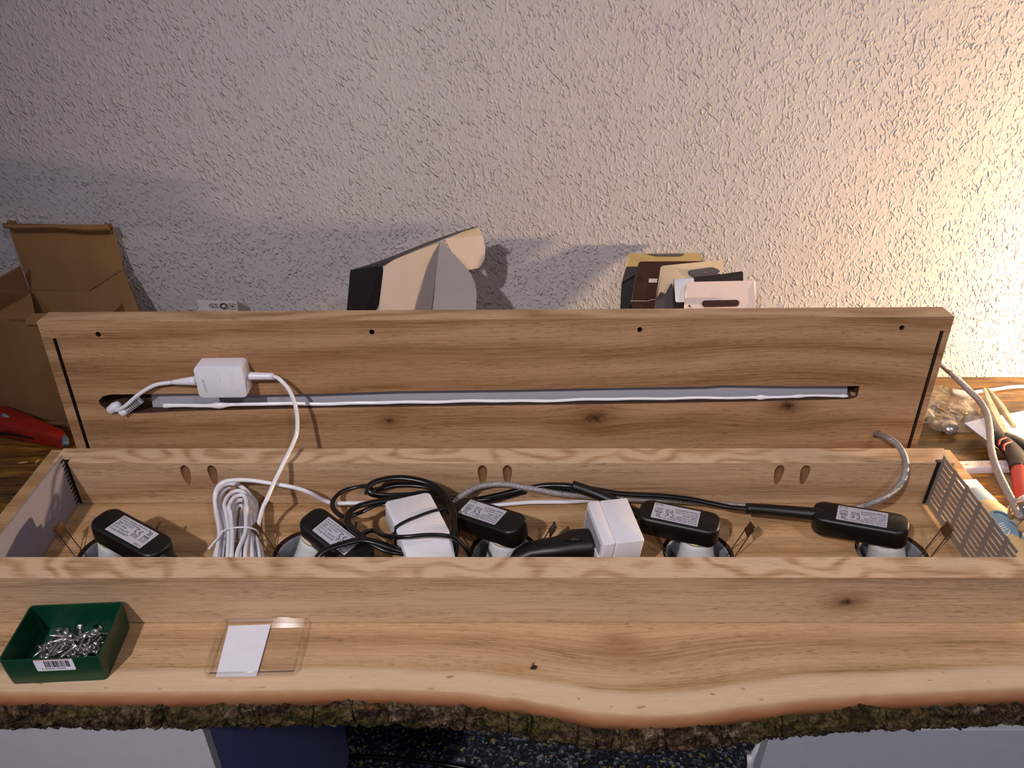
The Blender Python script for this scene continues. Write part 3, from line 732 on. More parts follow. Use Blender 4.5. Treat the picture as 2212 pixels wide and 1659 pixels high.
for i, ((pos, ang, w, flip, typ, gu), x) in enumerate(zip(FITS, SPOTS)):
    F = frame(pos, *ang)
    if flip: F = F @ Matrix.Rotation(PI, 4, 'Z')
    t = thing('recessed_spotlight', SLAB[i], 'spotlight', (x, SY, 0.0), group='spotlights in the trough base')
    dx, ln, wd = OFF[i]
    # ring, bulb
    b = B(); m = Matrix.Translation((x, SY, 0))
    lathe(b, [(0.0290, -0.044), (0.0345, -0.044), (0.0345, -0.016), (0.0355, -0.004), (0.0345, -0.002), (0.0325, -0.004), (0.0315, -0.016), (0.0290, -0.043)], m, 40, caps=False)
    obj('mounting_ring', b, M['ring'], t, smooth=True)
    Fb = F @ Vector((-0.002 + dx - ln / 2 + (.020 if i < 2 else .024), 0, -.0225))
    mb = axes(Vector((x + (Fb.x - x) * .35, SY + (Fb.y - SY) * .35, -.001)), (1, 0, 0), Fb - Vector((x, SY, -.045)))
    sc_ = (Fb - Vector((x + (Fb.x - x) * .35, SY + (Fb.y - SY) * .35, -.001))).length / .019
    b = B(); lathe(b, [(0.001, -0.040), (0.0245, -0.040), (0.0250, -0.040), (0.0245, -0.030), (0.0215, -0.012), (0.0190, 0.001), (0.0170, 0.012 * sc_), (0.0155, 0.0185 * sc_)], mb, 32); bo = obj('bulb', b, M['bulb'], t, smooth=True)
    b = B(); lathe(b, [(0.0145, 0.0170), (0.0162, 0.0172), (0.0166, 0.019), (0.0162, 0.0215), (0.014, 0.022)], mb @ Matrix.Translation((0, 0, .019 * sc_ - .0205)), 28); obj('socket_collar', b, M['cream'], t, smooth=True, label='cream socket collar')
    # connector box
    TK = max(0.014, min(0.026, pos[2] - 0.016))
    b = B(); rprism(b, ln, wd, 0.0235, 0.0125, 0.0032, F, 6, cx=-0.002 + dx, both=True)
    cx_ = obj('connector_box', b, M['black'], t, smooth=True); auto_smooth(cx_, 50)
    # label plate and printing
    h = w * 0.49
    b = B(); rprism(b, w, h, 0.0002, 0.0004, 0.0, F @ Matrix.Translation((0, 0, 0.00025)), 1, both=False); obj('rating_label', b, M['label'], cx_, label='silver rating label')
    s = w / 0.049; q = F @ Matrix.Translation((-w / 2, -h / 2, 0.0003)) @ Matrix.Diagonal((s, s, 1, 1))
    b = text_bm([('Briloner Leuchten GmbH & Co. KG', .0015, .0207, .0029, .93), ('Im Kissen 2 D-59929 Brilon', .0015, .0178, .0029, .85), ('Type ' + typ, .0015, .0145, .0036, .95),
                 ('230V~50Hz', .0015, .0112, .0034, .95), (gu, .0015, .0078, .0034, .9), ('Charge BN252679', .0015, .0040, .0036, .9), ('IP20', .0270, .0072, .0062, .78), ('09/19', .0390, .0008, .0036)], q)
    for cx2 in (0.0290, 0.0345):      # CE mark
        for k in range(10):
            a0_, a1_ = math.radians(75 + 21 * k), math.radians(75 + 21 * (k + 1))
            P_ = [(cx2 + r * math.cos(a), 0.0152 + r * math.sin(a)) for r, a in ((.0021, a0_), (.0029, a0_), (.0029, a1_), (.0021, a1_))]
            b.faces.new([b.verts.new(q @ Vector((px_, py_, 0.00005))) for px_, py_ in P_])
    box(b, .0322, .0345, .0149, .0155, 0, .00005, q)
    for (bx, by, bw) in ((.0425, .0100, .0034), (.0425, .0100, .0016)):
        for sx in (-1, 1):
            box(b, bx + sx * bw - .00022, bx + sx * bw + .00022, by - bw * .8, by + bw * .8, 0, .00005, q); box(b, bx - bw, bx + bw, by + sx * bw * .8 - .00022, by + sx * bw * .8 + .00022, 0, .00005, q)
    box(b, .0385, .0460, .0137, .0147, 0, .00005, q)
    for sa in (-1, 1): box(b, -.0032, .0032, -.0002, .0002, 0, .00005, q @ Matrix.Translation((.0422, .0185, 0)) @ Matrix.Rotation(sa * 0.9, 4, 'Z'))
    for (x0_, y0_, x1_, y1_) in ((.0404, .0164, .0440, .0167), (.0402, .0205, .0442, .0209), (.0402, .0166, .0406, .0207), (.0438, .0166, .0442, .0207)): box(b, x0_, x1_, y0_, y1_, 0, .00005, q)
    obj('label_print', b, M['ink'], cx_)
    CABLE_END.append((F @ Vector((-0.002 + dx + ln / 2 - 0.004, 0, -0.012)), (F.to_3x3() @ Vector((1, 0, 0))).normalized()))
    # spring clips left and right of the ring
    for sx in (-1, 1):
        b = B(); rx = x + sx * 0.0345; up = 0.035; outw = 0.020
        base = Vector((rx, SY - 0.004, 0.0)); tip = Vector((rx + sx * outw, SY + 0.006, up)); dirv = (tip - base).normalized()
        wv = Vector((0, 1, 0)); 
        for sy in (-1, 1):
            p0 = base + wv * sy * 0.0060; p1 = tip + wv * sy * 0.0058
            tube(b, [p0 - dirv * 0.006, p0 + dirv * 0.012, p1], 0.0006, 6, 2)
        pc = tip - dirv * 0.0055
        mm = axes(pc, wv, dirv.cross(wv)); box(b, -0.0064, 0.0064, -0.0058, 0.0058, -0.0004, 0.0004, mm)
        mm2 = axes(tip + dirv * 0.0008, wv, dirv); box(b, -0.0064, 0.0064, -0.001, 0.0016, -0.0003, 0.0003, mm2)
        obj('spring_clip', b, M['spring'], t)
    # lead of each box
    e, dv = CABLE_END[-1]
    if i == 0: pts = [e, e + dv * .012, e + dv * .03 + Vector((0, 0, -.008)), e + dv * .055 + Vector((0, -.004, -.018))]; r1, r2 = .0085, .0045
    elif i == 1: pts = [e, e + dv * .012, e + dv * .026 + Vector((0, 0, .0)), e + dv * .040 + Vector((0, -.004, -.003))]; r1, r2 = .0075, .0045
    elif i == 2: pts = [e, e + dv * .010, Z(965, 1085, .028), Z(935, 1075, .022)]; r1, r2 = .0075, .0045
    elif i == 3: pts = [e, Z(1358, 1101, .034), Z(1320, 1081, .040), Z(1280, 1064, .044), Z(1236, 1049, .048)]; r1, r2 = .0056, .0060
    else: pts = [e, Z(1770, 1112, .034), Z(1720, 1107, .032), Z(1665, 1102, .030), Z(1612, 1098, .030)]; r1, r2 = .0078, .0060
    b = B(); tube(b, pts, r1, 16, 8, r2=r2); obj('lead_sleeve', b, M['black'], t, smooth=True)
    if i == 4:
        b = B(); tube(b, [Z(1620, 1099, .030), Z(1580, 1096, .028), Z(1540, 1088, .030), Z(1490, 1078, .032), Z(1430, 1071, .032), Z(1340, 1066, .030), Z(1280, 1056, .032), Z(1230, 1049, .034), Z(1180, 1048, .030), Z(1130, 1056, .024), Z(1080, 1068, .018), Z(1020, 1080, .014), Z(960, 1085, .012)], 0.0034, 12, flat=.75); obj('lead', b, M['cable_black'], t, smooth=True)

# ------------------------------------------------------------------ black flex coil in the trough
def flex(name, pts, label, r=0.0036, flat=0.62):
    b = B(); tube(b, pts, r, 14, 8, flat=flat); return tag(obj(name, b, M['cable_black'], smooth=True, loc=pts[len(pts) // 2]), label, 'cable')
flex('black_flex', [Z(948, 1262, .02), Z(975, 1170, .05), Z(980, 1120, .052), Z(975, 1095, .050), Z(960, 1068, .048), Z(930, 1045, .050), Z(890, 1034, .052), Z(850, 1032, .052), Z(812, 1040, .050), Z(795, 1053, .046), Z(802, 1066, .042), Z(830, 1071, .038), Z(880, 1070, .032), Z(925, 1066, .026), Z(980, 1078, .018), Z(1040, 1082, .014), Z(1100, 1070, .014), Z(1160, 1056, .020), Z(1200, 1053, .026), Z(1260, 1062, .024), Z(1330, 1070, .018)],
     'black flat flex making the large loop above the white plug-in supply')
flex('black_flex', [Z(1020, 1215, .030), Z(1010, 1190, .050), Z(985, 1165, .060), Z(960, 1157, .066), Z(920, 1156, .068), Z(870, 1160, .066), Z(828, 1156, .058), Z(808, 1146, .050), Z(790, 1150, .048), Z(776, 1162, .046)], 'black flex lying across the lower end of the white plug-in supply')
flex('black_flex', [Z(800, 1049, .030), Z(770, 1051, .026), Z(735, 1064, .022), Z(718, 1086, .020), Z(726, 1106, .022), Z(748, 1116, .026), Z(780, 1106, .032), Z(820, 1088, .038), Z(870, 1078, .036), Z(930, 1084, .030)], 'black flex forming the small leftmost loop against the back board', .0030)
flex('black_flex', [Z(930, 1074, .046), Z(880, 1076, .046), Z(820, 1082, .046), Z(768, 1096, .046), Z(750, 1118, .048), Z(756, 1137, .050), Z(776, 1154, .054), Z(800, 1172, .054), Z(840, 1190, .050), Z(880, 1198, .044), Z(940, 1225, .03)], 'black flex curving from behind the white supply round in front of it', .0036)
flex('black_flex', [Z(680, 1212, .050), Z(700, 1190, .056), Z(740, 1175, .058), Z(780, 1166, .058), Z(815, 1172, .056), Z(860, 1188, .050), Z(900, 1200, .040), Z(960, 1225, .02)], 'black flex crossing the printed label of the second spotlight box', .0036)
flex('black_flex', [Z(978, 1240, .02), Z(985, 1150, .034), Z(972, 1095, .034), Z(952, 1066, .030), Z(915, 1050, .030), Z(860, 1047, .030), Z(815, 1057, .026), Z(790, 1064, .02)], 'black flex forming the lower strand under the large loop', .0036)

APOS, AANG = (-.0890, .6150, .0595), (-1.1, 2.7, 22.3)
GPOS, GANG = (.1158, .6030, .0660), (6.5, 2.3, 11.2)
# ------------------------------------------------------------------ white plug-in supply
AF = frame(APOS, *AANG)
sup = thing('plug_in_supply', 'white plug-in power supply strapped with a black tie amid the black flex', 'power supply', (-0.08, 0.61, 0.01))
b = B(); rprism(b, 0.0505, 0.0740, 0.0240, 0.0060, 0.0010, AF, 5); ho = auto_smooth(obj('housing', b, M['white'], sup), 35)
b = text_bm([('CE', 0, 0, .0075)], AF @ Matrix.Translation((-0.012, 0.020, .0001)) @ Matrix.Rotation(-PI / 2, 4, 'Z'), ext=.0001)
text_bm([('7.0W', 0, 0, .0070)], AF @ Matrix.Translation((0.012, 0.026, .0001)) @ Matrix.Rotation(-PI / 2, 4, 'Z'), b, ext=.0001)
text_bm([('10.5', 0, 0, .0075)], AF @ Matrix.Translation((0.012, -0.012, .0001)) @ Matrix.Rotation(-PI / 2, 4, 'Z'), b, ext=.0001)
obj('embossed_lettering', b, M['emboss'], ho)
b = B()
rr_ = []
for (yy, zt, hw2) in ((-0.035, -0.0015, .0248), (-0.043, -0.005, .0245), (-0.053, -0.012, .0235), (-0.057, -0.020, .023), (-0.057, -0.026, .023)):
    rr_.append([AF @ Vector((s_ * hw2 * f, yy, z_)) for s_, f, z_ in ((-1, 1, -0.027), (-1, 1, zt - .003), (-1, .88, zt), (1, .88, zt), (1, 1, zt - .003), (1, 1, -0.027))])
loft(b, rr_); auto_smooth(obj('plug_foot', b, M['white'], sup), 30)
b = B(); rprism(b, 0.036, 0.03, 0.014, 0.008, 0.001, AF @ Matrix.Translation((0.0, -0.042, -0.0265)), 5); auto_smooth(obj('plug_base', b, M['white'], sup), 30)
b = B(); tube(b, [AF @ Vector(p) for p in ((-.0262, -.010, -.022), (-.0250, -.009, -.002), (-.0235, -.0078, .0012), (-.012, -.0040, .0024), (0, -.0015, .0026), (.012, .0010, .0024), (.0245, .0030, .001), (.0275, .0035, -.004), (.027, .003, -.02))], 0.0019, 10, flat=.8)
box(b, -.003, .004, -.003, .003, -.0035, .001, AF @ Matrix.Translation((.0275, .0045, .001)), bev=.0006)
box(b, -.006, .003, -.0022, .0022, -.0035, .001, AF @ Matrix.Translation((-.0285, -.0125, -.004)) @ Matrix.Rotation(0.4, 4, 'Z'), bev=.0006)
obj('strap', b, M['cable_black'], sup, smooth=True, label='black rubber strap')

# ------------------------------------------------------------------ white socket adapter and black plug
GF = frame(GPOS, *GANG)
ad = thing('socket_adapter', 'white cube-shaped socket adapter with a black plug pushed into its side', 'adapter', (0.108, 0.61, 0.0))
b = B(); rprism(b, 0.0300, 0.0585, 0.0480, 0.0022, 0.0005, GF @ Matrix.Translation((0.0070, 0, 0)), 4); ah = auto_smooth(obj('adapter_body', b, M['white'], ad), 30)
b = B(); rprism(b, 0.0135, 0.0581, 0.0475, 0.0022, 0.0005, GF @ Matrix.Translation((-0.0148, 0, -.0002)), 4); auto_smooth(obj('socket_face', b, M['white'], ad), 30)
b = B(); box(b, -.0222, -.0212, -.024, .024, -.046, -.006, GF); box(b, -.0225, -.0206, -.020, -.017, -.040, -.012, GF, bev=.0003); obj('socket_recess', b, M['cab_gray'], ad)
b = B(); box(b, -.0235, -.0205, -.028, -.012, -.042, -.022, GF, bev=.0008); obj('socket_lug', b, M['white'], ad)
bp = thing('mains_plug', 'black angled mains plug pushed into the white socket adapter', 'plug', Z(1200, 1190, 0.0))
def sect(c, d, w_, h_, n=16):
    mm = axes(c, Vector(d).cross(Vector((0, 0, 1))), d)
    return [mm @ Vector((w_ * math.copysign(abs(math.cos(2 * PI * k / n)) ** .7, math.cos(2 * PI * k / n)), h_ * math.copysign(abs(math.sin(2 * PI * k / n)) ** .7, math.sin(2 * PI * k / n)), 0)) for k in range(n)]
b = B(); st = [(1299, 1180, .017, .0165), (1270, 1180, .017, .0165), (1240, 1181, .017, .0155), (1222, 1184, .015, .014), (1205, 1188, .013, .0125), (1175, 1191, .0125, .012), (1145, 1196, .011, .011), (1120, 1206, .0085, .0085), (1105, 1222, .006, .006)]
cs_ = [Z(u, v, .032 - max(0, (1200 - u)) * .00012) for u, v, *_ in st]
rings = []
for k, (s_, c_) in enumerate(zip(st, cs_)):
    d_ = (cs_[min(k + 1, len(cs_) - 1)] - cs_[max(k - 1, 0)]).normalized(); rings.append(sect(c_, d_, s_[2], s_[3]))
loft(b, rings); obj('plug_body', b, M['black'], bp, smooth=True)
b = B()
for k in range(3): tube(b, [Z(1228 - k * 3, 1166 + 0, .046), Z(1240, 1163 + k * 2, .0485), Z(1256, 1165 + k, .0485)], .0006, 6, 3)
obj('finger_grip', b, M['black'], bp, smooth=True)

# ------------------------------------------------------------------ grey braided cable out of the lid
pts = [L(1880, 935, -.02), L(1893, 937, 0.002), Y(1915, 945, .742), Y(1938, 960, .728), Y(1953, 985, .712), Y(1957, 1012, .696), Y(1948, 1040, .686), Y(1925, 1066, .676), Y(1895, 1082, .666), Z(1862, 1094, .026), Z(1830, 1101, .020), Z(1760, 1105, .012), Z(1680, 1099, .010), Z(1600, 1093, .010), Z(1520, 1086, .012), Z(1440, 1080, .014), Z(1370, 1078, .014), Z(1300, 1073, .016), Z(1220, 1068, .020), Z(1150, 1056, .026), Z(1090, 1046, .030), Z(1040, 1050, .030), Z(1005, 1066, .028), Z(980, 1086, .024), Z(955, 1110, .018)]
b = B(); tube(b, pts, 0.0036, 14, 10)
tag(obj('braided_cable', b, M['braid'], smooth=True, loc=Z(1500, 1086, 0)), 'grey braided textile cable coming out of the hole in the lid into the trough', 'cable')

# ------------------------------------------------------------------ green box of screws
gb = thing('screw_box', 'open green plastic box of screws on the left of the board', 'box', (-0.405, 0.491, 0.0))
GX = axes((-0.4065, 0.4905, 0.0), Z(232, 1470, 0) - Z(15, 1480, 0), (0, 0, 1))
gw, gd, gh, wt = 0.0880, 0.0650, 0.0330, 0.0016
b = B()
ins = 0.0012
ro = [[GX @ Vector((x + 0, y, z)) for x, y in rrect(gw - 2 * i_, gd - 2 * i_, r_, 4)] for i_, r_, z in ((ins, .004, 0.0003), (ins * .4, .004, .012), (0, .004, gh), (wt, .0028, gh), (wt + ins * .4, .0028, .012), (wt + ins, .0028, .0022))]
loft(b, ro); auto_smooth(obj('box_shell', b, M['green'], gb), 40)
lbm = GX @ Matrix.Translation((0.004, -gd / 2 - .0004, 0.0345)) @ Matrix.Rotation(PI / 2, 4, 'X')
b = B(); rprism(b, 0.0340, 0.0150, 0.0002, 0.0015, 0, lbm @ Matrix.Translation((0.0, -0.0085, 0.0002)), 3, both=False); lo_ = obj('barcode_label', b, M['paper'], gb, label='white barcode label on the box front')
b = B(); box(b, -.0155, .0155, -.0016, -.0010, .0001, .0003, lbm); obj('label_stripe', b, M['orange'], lo_)
b = B(); random.seed(9); xx = -.0085
while xx < .0125:
    w_ = random.choice((.0003, .0003, .0006, .0009)); box(b, xx, xx + w_, -.0112, -.0030, .0002, .00032, lbm); xx += w_ + random.choice((.0003, .0004, .0007))
text_bm([('4  003530 193459', -.0125, -.0142, .0030, .95)], lbm @ Matrix.Translation((0, 0, .00025)), b); obj('barcode_print', b, M['ink'], lo_)
# one screw, then its copies
def screw_mesh():
    b = B(); n = 10
    lathe(b, [(0.0002, 0.0), (0.0016, 0.0), (0.0017, -0.0002)][::-1], Matrix.Identity(4), n)
    b.free(); b = B()
    prof = [(0.0001, 0.0002), (0.0010, 0.0001), (0.0013, 0.0008), (0.0032, 0.0009), (0.0037, 0.0004), (0.0036, -0.0002), (0.0021, -0.0021), (0.0016, -0.0030)]
    z = -0.0045
    prof.append((0.0015, z))
    for k in range(8):
        tp_ = 1.0 if k < 6 else 1.0 - 0.3 * (k - 5)
        prof += [(0.0020 * tp_, z - 0.0004), (0.0013 * tp_, z - 0.0010)]; z -= 0.0014
    prof += [(0.0001, z - 0.0016)]
    lathe(b, prof, Matrix.Translation((0, 0, 0.008)), n, caps=False)
    me = bpy.data.meshes.new('screw'); bmesh.ops.recalc_face_normals(b, faces=b.faces); b.to_mesh(me); b.free(); me.materials.append(M['steel'])
    for p in me.polygons: p.use_smooth = True
    return me
sm = screw_mesh(); random.seed(21)
spots = []
for k in range(70):
    for _ in range(200):
        layer = 0 if k < 26 else (1 if k < 48 else 2)
        sh = (1.0, .85, .6)[layer]
        x_, y_ = random.uniform(-.0290, .0335) * sh + .003 * layer, random.uniform(-.0220, .0150) * sh
        if all((x_ - a) ** 2 + (y_ - c) ** 2 + ((layer - l) * .007) ** 2 > .0062 ** 2 for a, c, l in spots): break
    spots.append((x_, y_, layer))
    o = bpy.data.objects.new('screw', sm); COL.objects.link(o)
    z_ = .0062 + layer * .0052 + random.uniform(0, .0012)
    tilt = PI / 2 + random.gauss(0, .22) if random.random() < .86 else random.choice((.5, 2.6)) + random.uniform(-.2, .2)
    if abs(x_) > .026: tilt = PI / 2 + random.gauss(0, .15)
    o.matrix_world = GX @ Matrix.Translation((x_, y_, z_)) @ Matrix.Rotation(random.uniform(0, 2 * PI), 4, 'Z') @ Matrix.Rotation(tilt, 4, 'X')
    tag(o, 'small silver pan-head wood screw lying in the pile in the green box', 'screw', 'screws in the green box')

# ------------------------------------------------------------------ clear box lid with white paper
cl_ = thing('clear_box_lid', 'clear plastic box lid lying on the board right of the screw box', 'box lid', (-0.229, 0.49, 0.0))
pL = [Z(444, 1468, .0), Z(637, 1463, .0), Z(671, 1345, .0), Z(478, 1349, .0)]
cen = sum(pL, Vector()) / 4; CF = axes(cen, (pL[1] - pL[0]) + (pL[2] - pL[3]), (0, 0, 1))
cw, chh = 0.0830, 0.0640
b = B(); rw_ = .0014
ro = [[CF @ Vector((x, y, z)) for x, y in rrect(cw - 2 * i_, chh - 2 * i_, r_, 4)] for i_, r_, z in ((0.0008, .003, 0.0003), (0, .003, .001), (0, .003, .0085), (rw_, .002, .0085), (rw_, .002, .0016))]
loft(b, ro); auto_smooth(obj('lid_tray', b, M['clear'], cl_), 40)
b = B(); box(b, -cw / 2 - .0010, -cw / 2 + .0004, -.012, .012, .003, .0088, CF, bev=.0003); box(b, cw / 2 - .0004, cw / 2 + .0016, -.012, .012, .002, .0080, CF, bev=.0005); obj('latch_tab', b, M['clear'], cl_)
b = B(); tube(b, [CF @ Vector((x, y, .0083)) for x, y in rrect(cw - rw_, chh - rw_, .0025, 4)] + [CF @ Vector((*rrect(cw - rw_, chh - rw_, .0025, 4)[0], .0083))], .0006, 8, 1); obj('rolled_rim', b, M['clear'], cl_, smooth=True)
P4 = [Z(455, 1472, .0004), Z(553, 1470, .0004), Z(588, 1346, .0004), Z(489, 1349, .0004)]
pw = [q + Vector((0, 0, .0016)) for q in P4]
b = B(); pw[0] = Z(466, 1462, .002); pw[1] = Z(554, 1461, .002); pw[2] = Z(585, 1349, .002); pw[3] = Z(494, 1352, .002)
sheet(b, pw, .0003); tag(obj('paper_card', b, M['paper'], loc=Z(520, 1410, .002)), 'blank white paper strip lying in the clear box lid', 'paper')

# ------------------------------------------------------------------ things behind the lid, on the desk
def poly_sheet(name, pts, th, mat, parent=None, label=None):
    b = B(); sheet(b, pts, th); return obj(name, b, mat, parent, label=label)
# open cardboard box, left
cbx = thing('cardboard_box', 'open brown cardboard box with raised lid flap behind the trough on the left', 'cardboard box', (-0.66, 0.97, TZ))
A = Vector((-0.7152, 0.9593, TZ)); e1 = Vector((.955, -.297, 0)); e2 = Vector((.25, .968, 0)); UPv = Vector((0, 0, 1)); bw, bd, bh = .178, .072, .163
TH = .0024
def P3(a, d, h): return A + e1 * a + e2 * d + UPv * h
ex = -0.03
poly_sheet('front_panel', [P3(-.04, 0, .0005), P3(bw, 0, .0005), P3(bw, 0, bh), P3(-.04, 0, bh)], TH, M['cardboard'], cbx)
poly_sheet('right_panel', [P3(bw, 0, .0005), P3(bw, bd, .0005), P3(bw, bd, bh + .012), P3(bw, 0, bh)], TH, M['cardboard'], cbx)
poly_sheet('left_panel', [P3(-.04, 0, .0005), P3(-.04, bd, .0005), P3(-.04, bd, bh), P3(-.04, 0, bh)], TH, M['cardboard'], cbx)
poly_sheet('rear_panel', [P3(-.04, bd, .0005), P3(bw, bd, .0005), Y(198, 629, 1.035), Y(66, 627, 1.035), P3(-.04, bd, bh - .01)], TH, M['cardboard'], cbx)
poly_sheet('left_flap', [Y(-40, 622, .985), Y(44, 574, 1.025), Y(62, 627, 1.03), Y(68, 640, 1.03), Y(-40, 705, .985)], TH, M['cardboard'], cbx)
poly_sheet('left_inner_flap', [Y(-40, 690, .975), Y(66, 631, 1.028), Y(78, 690, 1.0), Y(-40, 740, .97)], TH, M['cardboard'], cbx)
poly_sheet('lid_flap', [Y(66, 626, 1.035), Y(192, 629, 1.035), Y(266, 582, 1.045), Y(243, 489, 1.056), Y(20, 492, 1.056)], TH, M['cardboard'], cbx)
poly_sheet('gusset', [Y(193, 631, 1.034), Y(267, 583, 1.043), Y(302, 672, 1.020), Y(310, 740, 1.0), Y(212, 740, 1.0)], TH, M['cardboard'], cbx)
b = B(); rows = []
for k in range(9):
    u = 20 + (236 - 20) * k / 8; w = 1.7 * math.sin(k * 1.3)
    y_ = 1.052
    rows.append([Y(u - 16 + k * 1.2, 482 + k * .6, y_ - .002), Y(u - 15 + k * 1.2, 485, y_ - .012), Y(u - 14 + k * 1.6, 490 + k * .7 + w, y_ - .016), Y(u - 12 + k * 1.6, 493 + k * .8 + w, y_ - .014), Y(u - 8 + k * 1.2, 489 + k * .4, y_ - .008)])
loft(b, rows); obj('lid_lip', b, M['cardboard'], cbx, smooth=False)
for (u0, u1, v0) in ((14, 36, 477), (224, 243, 483)): poly_sheet('lid_tab', [Y(u0, v0 + 8, 1.05), Y(u0 + 2, v0, 1.05), Y(u1 - 2, v0, 1.05), Y(u1, v0 + 8, 1.05)], TH, M['cardboard'], cbx)
b = B(); fr = [Y(54, 700, .928), Y(60, 686, .930), Y(72, 677, .932), Y(95, 676, .934), Y(120, 680, .93), Y(120, 706, .925)]
sheet(b, fr, TH); obj('tuck_tab', b, M['cardboard'], cbx)
poly_sheet('bottom_flap', [Z(44, 884, TZ + .003), Z(146, 906, TZ + .001), Z(150, 925, TZ + .001), Z(120, 905, TZ + .001), Z(46, 897, TZ + .001)], .0016, M['cardboard'], cbx)
b = B(); sheet(b, [Z(92, 914, TZ + .003), Z(156, 909, TZ + .003), Z(156, 914, TZ + .003), Z(96, 920, TZ + .003)], .003)
tag(obj('cardboard_strip', b, M['cardboard'], loc=Z(120, 915, TZ)), 'thin torn cardboard strip on the desk beside the red tool', 'cardboard')

# small white carton peeking over the lid
t = thing('bulb_carton', 'small white carton with printed symbols just above the lid edge', 'carton', (-0.37, 0.96, TZ))
y0 = .93; T0 = [Y(433, 700, y0), Y(505, 700, y0 + .0), Y(512, 654, y0 + .022), Y(440, 648, y0 + .022)]
zt_ = Y(440, 648, y0 + .022).z
F1 = axes(Y(473, 656, .94), (1, 0.02, -.06), (0, -.82, .57))
b = B(); box(b, -.029, .024, -.060, .004, -.055, 0, F1, bev=.0006)
for v_ in b.verts:
    if v_.co.z < F1.translation.z - .045: v_.co.z = TZ + .001
co = obj('carton', b, M['board_gray'], t)
b = text_bm([('GS', 0, 0, .0105)], F1 @ Matrix.Translation((-.014, -.0055, .0003)) @ Matrix.Diagonal((1, .75, 1, 1)))
tube(b, [F1 @ Vector((.006 + .0042 * math.cos(a * PI / 8), -.0028 + .0032 * math.sin(a * PI / 8), .0003)) for a in range(17)], .0008, 6, 1)
for (x0_, y0_, s_) in ((.017, -.0028, .0044), (-.020, -.0135, .0045), (-.004, -.0135, .0045), (.013, -.0135, .0045)):
    for sg in (-1, 1):
        box(b, x0_ - s_, x0_ + s_, y0_ + sg * s_ * .75 - .0002, y0_ + sg * s_ * .75 + .0002, 0, .0003, F1); box(b, x0_ + sg * s_ - .0002, x0_ + sg * s_ + .0002, y0_ - s_ * .75, y0_ + s_ * .75, 0, .0003, F1)
    sheet(b, [F1 @ Vector((x0_ - s_ * .5, y0_ + s_ * .3, .0003)), F1 @ Vector((x0_ + s_ * .5, y0_ + s_ * .3, .0003)), F1 @ Vector((x0_, y0_ - s_ * .4, .0003))], .0002)
obj('printed_symbols', b, M['ink'], co)

# tilted open carton, centre
t = thing('open_carton', 'opened black carton with grey inside leaning behind the lid', 'carton', (-0.1, 0.97, TZ))
TC = .0007
def psheet(name, P, mat, label=None, th=TC): return poly_sheet(name, P, th, mat, t, label)
psheet('side_panel', [Y(757, 584, .955), Y(826, 575, .925), Y(829, 600, .925), Y(829, 625, .924), Y(825, 645, .924), Y(812, 672, .922), Y(790, 800, .91), Y(738, 800, .93), Y(750, 668, .95)], M['board_black'], 'black outer side')
b = B()   # long upper panel: black outside, seen edge-on
f_ = [Y(u, v, yy) for u, v, yy in ((828, 574, .925), (850, 560, .930), (900, 539, .940), (950, 519, .950), (1000, 499, .962), (1033, 489, .970))]
g_ = [Y(u, v, yy) for u, v, yy in ((757, 584, .955), (800, 571, .962), (860, 549, .975), (930, 521, .99), (990, 500, 1.0), (1033, 489, 1.0))]
for a, c, a2, c2 in zip(f_, g_, f_[1:], g_[1:]): sheet(b, [a, a2, c2, c], TC)
obj('upper_panel', b, M['board_black'], t)
def strip(name, A_, B_, mat, n=1, label=None):
    b = B(); A1 = spline(A_, 4); B1 = spline(B_, 4); off = Vector((0, TC, TC * .3))
    for a, a2, c, c2 in zip(A1, A1[1:], B1, B1[1:]): sheet(b, [a, a2, c2, c], TC)
    bmesh.ops.remove_doubles(b, verts=b.verts, dist=.00005)
    o = obj(name, b, mat, t, label=label); auto_smooth(o, 30); return o
strip('inner_panel', [Y(829, 577, .924), Y(850, 562, .930), Y(900, 541, .942), Y(950, 522, .955)], [Y(802, 800, .915), Y(838, 800, .930), Y(876, 800, .955), Y(915, 800, .985)], M['board_gray'], label='grey inside of the carton')
strip('right_panel', [Y(951, 523, .955), Y(943, 565, .960), Y(936, 612, .966), Y(927, 668, .975), Y(915, 800, .985)], [Y(953, 524, .955), Y(992, 562, .948), Y(1024, 606, .943), Y(1028, 668, .940), Y(1010, 800, .93)], M['board_gray'], label='grey inside flap')
0 and psheet('inner_panel', [Y(829, 577, .924), Y(850, 562, .929), Y(900, 541, .939), Y(950, 522, .949), Y(938, 600, .975), Y(926, 668, .995), Y(915, 800, 1.0), Y(800, 800, .915), Y(815, 666, .922), Y(825, 645, .924), Y(829, 610, .924)], M['board_gray'], 'grey inside of the carton')
0 and psheet('right_panel', [Y(950, 522, .949), Y(975, 545, .947), Y(1005, 578, .944), Y(1020, 597, .942), Y(1028, 615, .940), Y(1030, 632, .940), Y(1026, 668, .938), Y(1015, 800, .93), Y(915, 800, .998), Y(926, 668, .995), Y(938, 600, .975)], M['board_gray'], 'grey inside flap')
psheet('upper_flap', [Y(u, v, .953 + (u - 961) * .0005) for u, v in ((961, 517), (1000, 500), (1033, 490), (1042, 510), (1048, 535), (1047, 557), (1040, 572), (1033, 579), (1010, 583), (994, 568), (975, 545))], M['board_gray'], 'rounded grey closing flap')

